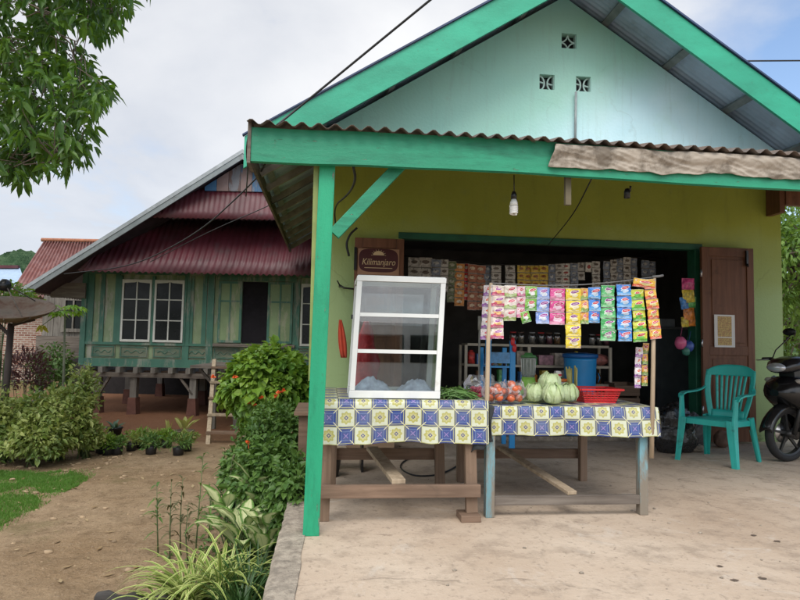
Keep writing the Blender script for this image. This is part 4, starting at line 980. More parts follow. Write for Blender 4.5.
SM = {
 'purple': sachetmat('white_purple_sachet', (.70,.64,.66), (.30,.12,.38), emb=(.65,.10,.03)),
 'orange_white': sachetmat('white_orange_sachet', (.72,.62,.52), (.55,.08,.16), (.80,.50,.20), (.35,.05,.30)),
 'cream': sachetmat('cream_pink_sachet', (.72,.64,.58), (.30,.42,.12), (.80,.70,.66), (.62,.05,.12)),
 'pink_white': sachetmat('pale_pink_sachet', (.74,.52,.58), (.55,.12,.26)),
 'lime': sachetmat('lime_green_sachet', (.22,.50,.08), (.10,.32,.05)),
 'lilac': sachetmat('lilac_blue_sachet', (.20,.30,.66), (.30,.40,.72), (.66,.72,.82), (.30,.03,.28)),
 'pink': sachetmat('hot_pink_sachet', (.68,.08,.30), (.72,.25,.42), (.80,.60,.70), (.45,.02,.12)),
 'yellow': sachetmat('yellow_sachet', (.78,.62,.05), (.70,.55,.04), (.82,.76,.5), (.22,.03,.22)),
 'orange': sachetmat('orange_sachet', (.72,.36,.06), (.25,.40,.08), (.8,.6,.3)),
 'blue': sachetmat('blue_sachet', (.04,.22,.68), (.10,.38,.75), (.55,.68,.82)),
 'green': sachetmat('green_sachet', (.07,.42,.13), (.16,.55,.22), (.55,.72,.55), (.30,.03,.25)),
 'greenyellow': sachetmat('green_yellow_sachet', (.62,.66,.08), (.10,.42,.04), (.14,.48,.06), (.65,.03,.03)),
 'orangeyellow': sachetmat('orange_yellow_sachet', (.78,.48,.06), (.66,.12,.05), (.75,.68,.3), (.62,.04,.06)),
}
SY = 4.05; random.seed(3)
def pack(mb, c, wv, hv, rot=0, rock=0, puff=.006, yaw=0):
    def fn(a, b):
        u = (a-.5)*wv; v = (b-.5)*hv; k = math.sin(pi*min(1, max(0, a)))**.5*math.sin(pi*b)**.7
        y = -puff*k+rock*v+.0015*NZ.noise(Vector((a*5+c[0]*40, b*5, c[2]*30)))
        xx = u*math.cos(yaw); y += u*math.sin(yaw)
        q_ = Vector((c[0]*30+a*2.6, b*2.6, c[2]*17)); y += .009*NZ.noise(q_)+.006*(1-abs(NZ.noise(q_*1.9))*3); u += .003*NZ.noise(q_*1.3); v += .003*NZ.noise(q_*1.7)
        return Vector((c[0]+xx*math.cos(rot)-v*math.sin(rot), c[1]+y, c[2]+u*math.sin(rot)+v*math.cos(rot)))
    mb.grid(fn, 9, 9)
    def fb(a, b):
        p = fn(1-a, b); p.y = 2*(c[1]+rock*(b-.5)*hv+(0.5-a)*wv*math.sin(yaw))-p.y; return p
    mb.grid(fb, 2, 2)
def strip(xa, xb, ya, yb, n, key, label, skew=0, yaw=0, yoff=0.):
    a = at(xa, ya, SY+yoff); b = at(xb, yb, SY+yoff); W_ = (b.x-a.x)*1.03; Hh = (a.z-b.z)/n; x = (a.x+b.x)/2
    T = Thing('sachet_strip', label, 'sachets', (x, SY+yoff, a.z), 0, 'sachet strips pegged on the line between the poles')
    th = math.atan2(skew, (yb-ya)); 
    for k in range(n):
        z = a.z-(k+.5)*Hh; mb = MB()
        pack(mb, (x+(a.z-z)*math.tan(th)+uni(-.003,.003), SY+yoff+uni(-.003,.003), z), W_*.985/max(.3, math.cos(yaw)), Hh*.97, th+uni(-.012,.012), uni(-.16,.16), .006+.006*rnd(), yaw+uni(-.16,.16))
        T.part('sachet', mb, SM[key])
strip(485, 491.5, 285, 340, 5, 'purple', 'purple and white sachet strip turned edge on at the left pole', -2, -1.0, .03)
strip(491.5, 504, 285, 339, 5, 'orange_white', 'long white sachet strip with orange and purple print beside the left pole', -1)
strip(504.5, 516, 285, 321, 3, 'cream', 'short cream sachet strip with green and pink print right of the long white one', 0, 0, -.004)
strip(516.5, 525, 286, 318, 3, 'pink_white', 'narrow pale pink sachet strip touching the cream strip', 0)
strip(525, 536.5, 286, 311, 2, 'lime', 'shortest lime green sachet strip of two packets', 0)
strip(519, 528, 311, 323, 1, 'lime', 'single tilted lime green sachet dangling below its strip', 4, 0, -.008)
strip(536.5, 549, 287, 324, 3, 'lilac', 'lilac blue sachet strip of three packets left of the pink one', 0)
strip(550, 564.5, 288, 325, 3, 'pink', 'hot pink sachet strip of three packets', 0)
strip(565.5, 580, 288, 348.5, 5, 'yellow', 'long bright yellow sachet strip hanging lowest in the middle of the line', 1)
strip(580.5, 588, 288, 324, 3, 'orange', 'narrow orange sachet strip between the yellow and the short blue one', 0)
strip(588.5, 600, 287, 323, 3, 'blue', 'short blue sachet strip of three packets', 0)
strip(601, 615, 285, 341, 5, 'green', 'long green sachet strip of five packets', 0)
strip(617, 631, 284, 341.5, 5, 'blue', 'long blue sachet strip of five packets between two green ones', 1)
strip(630.5, 643.5, 289, 342, 5, 'greenyellow', 'green and yellow sachet strip with red spots near the right pole', 4)
strip(643.5, 655, 279, 339, 6, 'orangeyellow', 'orange and yellow sachet strip slanting beside the right pole', 7, 0, -.01)
strip(633, 655, 279, 288, 1, 'orangeyellow', 'single wide orange sachet folded over the line at the right pole', -1, 0, -.02)
strip(636, 642.5, 347, 388, 4, 'purple', 'small white and purple sachet strip hanging low beside the right pole', -2, 0, .1)
strip(642.5, 648.5, 343, 386, 4, 'orange', 'small orange sachet strip hanging low beside the right pole', -1, 0, .12)
# poles and string
a = at(491, 283, SY+.012); b = at(484.5, 445, 4.03)
mb = MB(); p3_ = [b, b.lerp(a, .3)+Vector((.004,0,0)), b.lerp(a, .62)+Vector((-.003,0,0)), a]; mb.tube(p3_, [.017, .016, .015, .012], 7); single('wooden_pole', mb, m_palewood, 'thin pale wooden pole leaning between the two tables', 'pole', (b.x, b.y, b.z), 'poles holding the sachet line')
a2 = at(654, 277, SY+.012); b2 = at(651.5, 458, 4.06)
mb = MB(); mb.tube([b2, b2.lerp(a2, .5)+Vector((.003,0,0)), a2], [.016, .015, .014], 7); single('wooden_pole', mb, m_palewood, 'pale wooden pole holding the right end of the sachet line', 'pole', b2, 'poles holding the sachet line')
mb = MB(); mb.tube([a.lerp(a2, k/16)+Vector((0, 0, -.035*math.sin(pi*k/16))) for k in range(17)]+[a2+Vector((.045,-.01,.012))], .004, 5)
mb.tube([a2+Vector((-.02,-.01,.0)), a2+Vector((.03,-.012,.005)), a2+Vector((.06,-.01,.012))], .009, 6)
single('line_rope', mb, plain('grey_rope', (.2,.2,.2), .8), 'thin dark line tied between the two pale poles carrying the sachets', 'rope', a)
# ------------------------------------------------------------------ dim sachets inside
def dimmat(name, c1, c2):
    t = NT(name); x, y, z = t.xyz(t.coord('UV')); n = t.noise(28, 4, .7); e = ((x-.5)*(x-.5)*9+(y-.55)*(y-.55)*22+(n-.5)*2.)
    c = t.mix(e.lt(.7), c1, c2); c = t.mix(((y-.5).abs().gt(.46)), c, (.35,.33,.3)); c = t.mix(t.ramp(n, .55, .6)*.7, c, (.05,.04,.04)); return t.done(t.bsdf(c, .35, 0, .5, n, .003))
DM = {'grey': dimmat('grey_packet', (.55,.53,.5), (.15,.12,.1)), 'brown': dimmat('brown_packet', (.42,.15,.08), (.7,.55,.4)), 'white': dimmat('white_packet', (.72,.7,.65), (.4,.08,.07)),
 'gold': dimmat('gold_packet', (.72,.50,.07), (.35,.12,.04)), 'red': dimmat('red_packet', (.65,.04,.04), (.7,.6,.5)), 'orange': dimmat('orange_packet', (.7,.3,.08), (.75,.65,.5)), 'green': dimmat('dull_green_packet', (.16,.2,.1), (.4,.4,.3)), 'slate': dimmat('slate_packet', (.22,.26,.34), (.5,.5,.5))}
random.seed(8)
inner = [(409,419,257,275,2,'grey'),(420,431,257,276,2,'grey'),(432,440,259,282,3,'slate'),(441,447,259,290,4,'grey'),(448,455,261,300,5,'green'),(455.5,463,263,304,5,'orange'),(463.5,468,263,298,4,'red'),(468.5,475.5,264,308,5,'brown'),(476,484,265,308,5,'brown'),(484.5,490,265,296,4,'slate'),
(492,500,265,284,3,'grey'),(506,514,265,284,3,'grey'),(518,524,265,285,3,'gold'),(524.5,531,265,286,3,'gold'),(531.5,539,265,286,3,'gold'),(540,547,265,286,3,'gold'),(549,554,264,288,3,'slate'),(556,562,263,287,4,'grey'),(562.5,569,263,287,4,'white'),(571,577,263,288,4,'slate'),(578.5,584,262,278,2,'grey'),(586,591,262,270,1,'white'),(592.5,599,261,286,4,'grey'),(604,609,261,285,3,'slate'),(611,617,259,285,4,'grey'),(617.5,623,258,285,4,'slate'),(624,630,257,285,4,'grey'),(631,636,258,280,3,'slate'),(642,648,260,282,3,'slate'),(649,655,261,280,3,'slate')]
cnt = {}; tot = {}
inner = [(a-.6, b+.9, c, d+2.5, n, k) for a, b, c, d, n, k in inner]
for q in inner: tot[q[5]] = tot.get(q[5], 0)+1
ordn = ['first', 'second', 'third', 'fourth', 'fifth', 'sixth', 'seventh', 'eighth', 'ninth', 'tenth']
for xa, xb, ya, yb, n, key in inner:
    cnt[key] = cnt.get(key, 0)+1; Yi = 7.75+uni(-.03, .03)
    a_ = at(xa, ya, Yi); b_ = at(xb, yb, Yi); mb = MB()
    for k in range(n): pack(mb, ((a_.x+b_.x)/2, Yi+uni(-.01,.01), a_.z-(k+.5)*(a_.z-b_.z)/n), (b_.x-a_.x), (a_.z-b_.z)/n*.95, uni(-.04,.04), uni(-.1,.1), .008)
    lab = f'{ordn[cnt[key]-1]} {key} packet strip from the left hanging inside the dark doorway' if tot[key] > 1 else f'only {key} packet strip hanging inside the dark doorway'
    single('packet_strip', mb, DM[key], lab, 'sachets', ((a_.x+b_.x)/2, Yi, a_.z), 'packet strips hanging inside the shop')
mb = MB(); l = [at(x, y, 7.76) for x, y in ((404,256),(440,258.5),(490,264.5),(550,264),(600,261),(630,257),(668,259))]; mb.tube(l, .006, 5); single('line_rope', mb, m_wire, 'dark line inside the doorway carrying the packet strips', 'rope', l[0])
# hanging small strips at rear right of the line
# ------------------------------------------------------------------ goods on the right table
tz = RZ_+.009
def on(px, py, z=tz): return gr(px, py, z)
def cabmat():
    t = NT('cabbage_leaf'); x, y, z = t.xyz(t.coord('UV')); n = t.noise(8, 5, .6); oi = t.n('ShaderNodeObjectInfo'); rn = X(t, oi.outputs['Random'])
    c = t.mix(t.ramp(n, .35, .65), (.46,.58,.26), (.62,.71,.42)); c = t.mix(rn*.8, c, (.66,.74,.46))
    fx = (x-.5).abs(); rib = t.ramp(fx*-1+.03, 0, .025); side = t.math('SINE', (y*1.0-fx*1.3)*34+(n-.5)*5).abs(); v2 = t.ramp(side*-1+.2, 0, .15)
    k = rib.max(v2*.7); c = t.mix(k*.4, c, (.74,.80,.60)); c = t.mix(t.ramp(y, .75, 1.0)*.35, c, (.30,.46,.12)); c = t.mix(t.ramp(t.noise(26, 6, .8), .6, .68)*.4, c, (.30,.33,.12))
    return t.done(t.bsdf(c, .45, 0, .4, t.noise(11, 6, .7)*1.6+k*.6, .011, **{'Subsurface Weight': .08}))
m_cab = cabmat()
def cabbage(c, r, seed, label):
    random.seed(seed); c = Vector(c); T = Thing('cabbage', label, 'cabbage', c-Vector((0,0,r*.9)), 0, 'cabbages heaped on the right table')
    mb = MB(); mb.ball(c, r*.93, 22, 14, 0, (1,1,.9), .12, 2.5, seed); T.part('head', mb, m_cab)
    for k in range(7):
        az = k*2*pi/7+uni(-.3,.3); open_ = .13*(k % 3 == 0)+.05; mb = MB(); ax = Vector((math.cos(az), math.sin(az), uni(-.1,.5))).normalized(); s = ax.cross(Vector((0,0,1))).normalized(); u = s.cross(ax)
        def fn(a, b):
            th = (a-.5)*2.1*(.45+.55*math.sin(pi*min(1, b*.8+.15))); ph = -1.0+2.0*b
            d = ax*math.cos(ph)*math.cos(th)+s*math.sin(th)*math.cos(ph*.5)+u*math.sin(ph)
            d.normalize(); ed = max(abs(a-.5)*2, b)**4
            rr = r*(.985+.05*NZ.noise(Vector((a*5, b*5, seed+k)))+open_*ed+.05*math.sin(a*19+k*2)*ed+.03*NZ.noise(Vector((a*9, b*9, k*3+seed))))
            p = c+Vector((d.x, d.y, d.z*.92))*rr; p.z = max(p.z, c.z-r*.9); return p
        mb.grid(fn, 20, 16); T.part('outer_leaf', mb, m_cab, solid=.0015)
c = on(552.5, 407); 
c = at(553, 400, 4.17); cabbage((c.x, 4.17, tz+.072), .077, 1, 'front cabbage of the heap, low in the middle')
c = at(534.5, 398, 4.3); cabbage((c.x, 4.3, tz+.066), .072, 2, 'cabbage at the left of the heap beside the tomatoes')
c = at(568, 397, 4.3); cabbage((c.x, 4.3, tz+.068), .072, 3, 'palest cabbage at the right of the heap')
c = at(549.5, 382.5, 4.27); cabbage((c.x, 4.27, c.z), .074, 4, 'topmost cabbage resting on the others')
c = at(551, 396, 4.4); cabbage((c.x, 4.41, tz+.066), .07, 5, 'hidden rear cabbage of the heap behind the topmost')
m_tom = plain('tomato_skin', (.60,.13,.045), .3, .35, 9, spec=.6)
m_film = filmy('clear_plastic_film', (.85,.88,.92), .04, .12)
def tombag(px, pyb, W_, Hh, lab, seed, Y=4.22, n=34, zt=0):
    random.seed(seed); b = at(px, pyb, Y); b.z = tz; sp_ = []
    tries = 0
    while len(sp_) < n and tries < 9000:
        tries += 1; r = uni(.024, .031); a = uni(0, 2*pi); q = math.sqrt(rnd()); p = b+Vector((math.cos(a)*q*(W_-.03), math.sin(a)*q*.055, r+.002+(rnd()*.11)*(1-q*.3)))
        if all((p-o[0]).length > (r+o[1])*.9 for o in sp_): sp_.append((p, r))
    for p, r in sp_:
        mb = MB().ball(p, r, 14, 9, 0, (1,1,.88), .05, 3, seed); single('tomato', mb, m_tom, f'orange red tomato inside {lab}', 'tomato', p-Vector((0,0,r*.85)), f'tomatoes inside {lab}')
    mb = MB()
    def fn(a, b_):
        t_ = 2*pi*a; n_ = NZ.noise(Vector((math.cos(t_)*2, math.sin(t_)*2, b_*4+seed)))+.5*NZ.noise(Vector((math.cos(t_)*6, math.sin(t_)*6, b_*7+seed)))
        k = math.sin(min(1, b_*2.3)*pi/2)*(1-max(0, b_-.55)*.75); k = max(.5, k) if b_ < .1 else k
        r1 = (W_+.012)*k*(1+.16*n_*b_); r2 = .075*k*(1+.2*n_*b_)
        return b+Vector((math.cos(t_)*r1, math.sin(t_)*r2, .001+Hh*b_*(1+.12*n_*(b_ > .7))))
    mb.grid(fn, 44, 26); single('plastic_bag', mb, m_film, f'{lab.replace("the ", "")} holding tomatoes on the table', 'bag', b, 'clear plastic bags of tomatoes')
tombag(495, 405, .082, .15, 'the left clear plastic bag', 4, 4.2)
tombag(513, 405, .080, .155, 'the clear plastic bag beside the cabbages', 5, 4.22)
# a few red shallots and chillies on the corner of the left table
m_shal = plain('red_shallot', (.42,.05,.09), .35, .3, 12)
mb = MB(); random.seed(3); c = at(476, 392, 4.45)
for k in range(26): mb.ball(c+Vector((uni(-.06,.06), uni(-.06,.06), uni(-.02,.03))), uni(.012,.018), 8, 6, 0, (1,1,1.2))
single('shallots', mb, m_shal, 'small heap of red shallots at the right end of the left table', 'shallots', c-Vector((0,0,.03)))
mb = MB()
def fn(a, b_):
    t_ = 2*pi*a; n_ = NZ.noise(Vector((math.cos(t_)*3, math.sin(t_)*3, b_*4))); r = .088*math.sin(min(1, b_*2.4)*pi/2)*(1-max(0, b_-.5)*.9)*(1+.15*n_)+.005
    return Vector((c.x+math.cos(t_)*r, c.y+math.sin(t_)*r, TZ+.01+.14*b_))
mb.grid(fn, 34, 18); single('plastic_bag', mb, m_film, 'clear plastic bag over the shallots on the left table', 'bag', (c.x, c.y, TZ))
# long beans
mb = MB(); random.seed(9); b0 = at(457, 396, 4.14)
for k in range(110):
    p = Vector((b0.x+uni(-.10,.07), 4.14+uni(-.06,.12), TZ+.014+uni(0,.05)*(1-abs(uni(-1,1))))); a = uni(-.5, .35)+(0 if rnd() < .8 else 1.2); l = uni(.09,.16); d = Vector((math.cos(a), math.sin(a)*.8, uni(-.05,.1)))
    mb.tube([p-d*l*.6, p-d*l*.1+Vector((0,0,.014)), p+d*l*.35+Vector((0,0,.008)), p+d*l*.7+Vector((0,0,-.012))], [.0035, .0045, .0045, .002], 5)
single('green_beans', mb, plain('dark_green_bean', (.075,.16,.035), .45, .5, 14), 'bundle of long dark green beans beside the display case', 'vegetables', (b0.x, 4.17, TZ))
mb = MB(); random.seed(10)
for k in range(90):
    p = Vector((b0.x+uni(-.12,.1), 4.15+uni(-.04,.1), TZ+.04+uni(0,.035))); leaf1(mb, p, rdir(-.1,.5), rdir(0,1), uni(.03,.06), .014)
single('herb_leaves', mb, L_darkb, 'loose dark green leaves lying on top of the bean bundle', 'vegetables', (b0.x, 4.17, TZ+.04))
# blender
gx = at(529, 392, 5.0).x
bld = Thing('blender', 'green kitchen blender with clear ribbed jug at the back of the right table', 'blender', (gx, 5.02, tz))
m_lime = plain('lime_plastic', (.22,.46,.06), .35, .1, 5)
mb = MB(); mb.lathe([(.001,0),(.072,0),(.074,.01),(.070,.05),(.058,.11),(.054,.135),(.056,.14),(.001,.14)], (gx, 5.02, tz), 24); bld.part('base', mb, m_lime)
mb = MB(); mb.lathe([(.050,.141),(.052,.16),(.060,.29),(.062,.30),(.059,.30),(.050,.165),(.0,.15)], (gx, 5.02, tz), 24); j = bld.part('jug', mb, filmy('smoky_clear_plastic', (.45,.5,.45), .35, .15, False))
mb = MB()
for k in range(12): t_ = k*pi/6; mb.tube([(gx+.055*math.cos(t_), 5.02+.055*math.sin(t_), tz+.16), (gx+.0615*math.cos(t_), 5.02+.0615*math.sin(t_), tz+.29)], .002, 4)
bld.part('jug_rib', mb, m_white, parent=j)
mb = MB(); mb.lathe([(.001,.301),(.062,.301),(.062,.318),(.035,.325),(.03,.34),(.001,.342)], (gx, 5.02, tz), 24); bld.part('lid', mb, plain('dark_green_lid', (.05,.17,.05), .4))
mb = MB(); mb.lathe([(.001,.0),(.022,.0),(.022,.012),(.001,.013)], (gx, 5.02-.068, tz+.055), 16, axis=(0,-1,.15)); bld.part('knob', mb, m_white)
# green bowl, white tub with orange lid, small printed pot
gx = at(548, 385, 5.1).x
mb = MB(); mb.lathe([(.001,.0),(.055,.0),(.06,.01),(.095,.14),(.10,.142),(.10,.15),(.09,.148),(.055,.02),(.001,.018)], (gx+.01, 5.06, tz), 28); single('green_bowl', mb, plain('deep_green_plastic', (.02,.20,.07), .35), 'deep green plastic bowl behind the orange lidded tub', 'bowl', (gx+.01, 5.06, tz))
tub = Thing('food_tub', 'clear plastic tub with orange rim standing behind the cabbages', 'tub', (gx, 4.86, tz))
mb = MB(); mb.lathe([(.001,0),(.058,0),(.062,.01),(.068,.12),(.001,.12)], (gx, 4.86, tz), 24); tub.part('body', mb, plain('greyish_filled_tub', (.45,.42,.42), .3, .3, 8))
mb = MB(); mb.lathe([(.066,.118),(.073,.12),(.074,.138),(.066,.14),(.001,.139)], (gx, 4.86, tz), 24); tub.part('lid', mb, plain('orange_plastic', (.65,.16,.03), .35))
def potm():
    t = NT('white_pot_with_red_print'); x, y, z = t.xyz(t.coord()); n = t.noise(55, 3); c = t.mix((z-.03).abs().lt(.008), (.7,.68,.66), (.55,.03,.03)); c = t.mix(((z-.03).abs().gt(.012)*n.gt(.58)), c, (.05,.05,.06)); return t.done(t.bsdf(c, .3))
mb = MB(); mb.lathe([(.001,0),(.024,0),(.032,.015),(.034,.04),(.026,.055),(.03,.06),(.001,.062)], (gx-.006, 4.86, tz+.141), 20); single('printed_pot', mb, potm(), 'small white pot with red and black print on top of the orange rimmed tub', 'pot', (gx-.006, 4.86, tz+.141))
# matches box, bamboo skewers in holder
bx_ = at(565.5, 392, 4.62); mb = MB(); mb.box(bx_.x-.03, bx_.x+.03, 4.60, 4.635, tz, tz+.10); bxT = Thing('cigarette_box', 'small white printed box standing between the cabbages and the sticks', 'box', (bx_.x, 4.62, tz)); bxT.part('box', mb, m_white, bev=.002)
mb = MB(); mb.box(bx_.x-.022, bx_.x+.022, 4.5975, 4.599, tz+.018, tz+.08); bxT.part('print', mb, potm())
bx_ = at(574, 392, 4.8); T = Thing('stick_bundle', 'bunch of yellowish sticks standing upright beside the blue barrel', 'sticks', (bx_.x, 4.8, tz)); random.seed(6)
for k in range(14):
    mb = MB(); o = Vector((uni(-.03,.03), uni(-.025,.025), 0)); p = Vector((bx_.x, 4.8, tz))+o; mb.tube([p, p+Vector((o.x*.6+uni(-.03,.005), o.y*.3, uni(.2,.25)))], .0065, 6); T.part('stick', mb, plain('dry_yellow_stick', (.42,.38,.12), .6, .3) if k == 0 else bpy.data.materials['dry_yellow_stick'])
# red basket
m_red = plain('red_plastic', (.62,.025,.03), .32, .1, 6)
c = at(596.5, 398, 4.42); bk = Thing('plastic_basket', 'red plastic slatted basket at the right of the cabbages', 'basket', (c.x, 4.44, tz), 0)
def rect(cx_, cy_, w_, d_, z): return [Vector((cx_-w_, cy_-d_, z)), Vector((cx_+w_, cy_-d_, z)), Vector((cx_+w_, cy_+d_, z)), Vector((cx_-w_, cy_+d_, z))]
cx0, cy0 = c.x, 4.46
mb = MB(); A = rect(cx0, cy0, .118, .10, tz+.002); B = rect(cx0, cy0, .150, .13, tz+.092); mb.box(cx0-.117, cx0+.117, cy0-.10, cy0+.10, tz+.001, tz+.006)
for k in range(4):
    a0, a1, b0_, b1 = A[k], A[(k+1) % 4], B[k], B[(k+1) % 4]
    for j in range(5):
        f0 = .0+j*.19; p, q = a0.lerp(b0_, f0), a1.lerp(b1, f0); mb.beam(p, q, .004, .009 if j else .012)
    for j in range(11): mb.beam(a0.lerp(a1, j/10), b0_.lerp(b1, j/10), .004, .006)
bk.part('body', mb, m_red)
mb = MB()
for k in range(4): mb.beam(B[k]+(B[k]-B[(k+2) % 4]).normalized()*.012+Vector((0,0,.002)), B[(k+1) % 4]+(B[(k+1) % 4]-B[(k+3) % 4]).normalized()*.012+Vector((0,0,.002)), .022, .014)
bk.part('rim', mb, m_red, bev=.002)
mb = MB(); random.seed(2)
for k in range(40): p = Vector((cx0+uni(-.1,.1), cy0+uni(-.08,.08), tz+.01+uni(0,.04))); leaf1(mb, p, rdir(-.2,.6), rdir(0,1), uni(.03,.05), .02)
single('chillies', mb, plain('red_chilli_skin', (.5,.05,.03), .35, .4, 20), 'red chillies lying inside the red basket', 'chillies', (cx0, cy0, tz))
# ------------------------------------------------------------------ things inside the doorway
m_bluep = plain('blue_plastic', (.03,.32,.72), .35, .1, 3)
c = gr(580.5, 441); by = 7.6; bxx = at(580, 400, by).x
bar = Thing('water_barrel', 'large blue lidded plastic barrel standing behind the right table', 'barrel', (bxx, by, 0))
mb = MB(); mb.lathe([(.001,0),(.17,0),(.175,.02),(.20,.95),(.205,.98),(.19,.98),(.001,.97)], (bxx, by, 0), 32)
bar.part('body', mb, m_bluep)
mb = MB(); mb.lathe([(.001,1.05),(.08,1.05),(.21,1.035),(.222,1.03),(.222,.99),(.207,.98),(.2065,.981),(.001,.982)][::-1], (bxx, by, .002), 32); bar.part('lid', mb, plain('blue_plastic_lid', (.015,.13,.40), .35, .1, 3))
mb = MB(); mb.tube([(bxx+.225, by-.03, .80), (bxx+.24, by-.05, .74), (bxx+.225, by-.03, .68)], .006, 6); bar.part('handle', mb, m_bluep)
# shelf unit with jars
s0, s1 = at(466, 344, 7.95), at(610, 344, 7.95)
su = Thing('shelf_unit', 'pale framed shelf unit with jars behind the sachet line', 'shelf', ((s0.x+s1.x)/2, 8.1, 0))
m_shelf = plain('cream_painted_shelf', (.50,.45,.36), .55, .15, 4)
for x in (s0.x, at(529,350,7.95).x, s1.x):
    for y in (7.95, 8.3): mb = MB().box(x-.018, x+.018, y-.018, y+.018, 0, 1.12); su.part('upright', mb, m_shelf)
zs = s0.z+.0
for z in (1.13, .86, .62, .3): mb = MB().box(s0.x+.019, s1.x-.019, 7.94, 8.31, z-.02, z+.012); su.part('shelf', mb, m_shelf)
random.seed(12); ncol = [(.3,.12,.08), (.25,.2,.15), (.35,.3,.28), (.12,.1,.09), (.28,.08,.12), (.35,.18,.08)]
jm = glass('jar_glass', (.8,.85,.85), .2); lids = [plain('red_lid', (.45,.03,.03), .4), plain('brown_lid', (.12,.07,.05), .5), plain('grey_lid', (.3,.3,.3), .4)]
def jar(x, y, z, r, h, k, lab):
    T = Thing('jar', lab, 'jar', (x, y, z), 0, 'jars on the shelf unit'); mb = MB().lathe([(.001,0),(r,0),(r,.8*h),(r*.8,.9*h),(.001,.9*h)], (x, y, z+.001), 14); T.part('glass', mb, jm)
    mb = MB().lathe([(.001,.01),(r*.88,.01),(r*.88,.68*h),(.001,.7*h)], (x, y, z+.002), 12); T.part('contents', mb, plain('jar_goods', ncol[k % 6], .6, .6, 40))
    mb = MB().lathe([(.001,.9*h),(r*.85,.9*h),(r*.85,h),(.001,h)], (x, y, z+.003), 14); T.part('lid', mb, lids[k % 3])
jx = [(513,'first'),(521,'second'),(532,'third'),(541,'fourth'),(549,'fifth'),(557,'sixth')]
for k, (px, o_) in enumerate(jx): p = at(px, 343, 8.05); jar(p.x, 8.05, 1.143, .048, .16, k, f'{o_} jar from the left on the top shelf of the unit')
for k, px in enumerate((592, 599, 606)): p = at(px, 343, 8.05); jar(p.x, 8.05, 1.143, .045, .15, k+2, f'{["left","middle","right"][k]} jar of the three on the top shelf above the barrel')
p = at(600, 380, 8.0); mb = MB().lathe([(.001,0),(.035,0),(.035,.10),(.013,.14),(.013,.19),(.001,.19)], (p.x, 8.05, .633), 14); single('glass_bottle', mb, plain('brown_bottle', (.10,.05,.02), .15), 'brown glass bottle on the lower shelf right of the blue barrel', 'bottle', (p.x, 8.05, .633))
mb = MB(); p = at(603, 357, 8.0)
def fn(a, b): t_ = 2*pi*a; r = .14*math.sin(pi*b)**.6*(1+.2*NZ.noise(Vector((math.cos(t_), math.sin(t_), b*3)))); return Vector((p.x+math.cos(t_)*r, 8.1+math.sin(t_)*r*.8, .872+.16*b))
mb.grid(fn, 24, 14); single('plastic_bag', mb, plain('pinkish_bag', (.45,.18,.16), .4, .6, 14), 'pinkish filled plastic bag on the shelf behind the barrel', 'bag', (p.x, 8.1, .872))
for k, (px, w_, h_, col, lab) in enumerate(((545, .10, .13, (.45,.25,.3), 'pink carton on the middle shelf behind the printed pot'), (560, .09, .16, (.5,.42,.35), 'cream carton on the middle shelf left of the barrel'), (521, .07, .18, (.35,.3,.25), 'narrow beige carton on the middle shelf behind the blender'))):
    p = at(px, 360, 8.05); mb = MB().box(p.x-w_, p.x+w_, 8.0, 8.2, .873, .873+h_); single('carton', mb, plain('printed_carton', col, .6, .5, 20), lab, 'box', (p.x, 8.1, .873), bev=.004)
random.seed(23); cw = {'red': (.5,.05,.04), 'white': (.6,.6,.57), 'yellow': (.6,.45,.06), 'blue': (.06,.2,.5), 'green': (.08,.35,.1), 'brown': (.25,.13,.07), 'orange': (.6,.22,.04)}
ks = list(cw); 
for row, (z, nm) in enumerate(((.873, 'middle'), (.633, 'lower'))):
    for k in range(13):
        px = 470+k*10.6+uni(-1, 1)
        if row == 0 and px > 513 and px < 532 or (row == 0 and (540 < px < 566 or px > 592)): continue
        q = at(px, 360, 8.02); c_ = ks[(k*3+row*2) % 7]; w_ = uni(.035,.055); h_ = uni(.09,.19)
        if row == 1 and px > 590: continue
        mb = MB()
        if k % 2: mb.box(q.x-w_, q.x+w_, 7.97, 8.08, z, z+h_)
        else: mb.lathe([(.001,0),(w_,0),(w_,h_*.8),(w_*.5,h_*.9),(w_*.5,h_),(.001,h_)], (q.x, 8.02, z), 14)
        single('shop_packet' if k % 2 else 'shop_bottle', mb, bpy.data.materials.get('stock_'+c_) or plain('stock_'+c_, cw[c_], .35, .6, 25), f'{c_} {"packet" if k % 2 else "bottle"} on the {nm} shelf of the unit, {ordn[k] if k < 10 else ["eleventh","twelfth","thirteenth"][k-10]} place from the left', 'packet' if k % 2 else 'bottle', (q.x, 8.02, z), 'packets and bottles stocked on the shelf unit')
# crates low on the right
p = at(622, 390, 7.9); mb = MB()
for k in range(4): mb.box(p.x-.17, p.x+.17, 7.75, 7.77, .02+k*.16, .15+k*.16)
for x in (p.x-.165, p.x+.145): mb.box(x, x+.02, 7.772, 8.05, 0, .66)
mb.box(p.x-.17, p.x+.17, 8.052, 8.07, 0, .66); single('wooden_crate', mb, m_oldwood, 'tall slatted wooden crate inside the doorway right of the barrel', 'crate', (p.x, 7.9, 0))
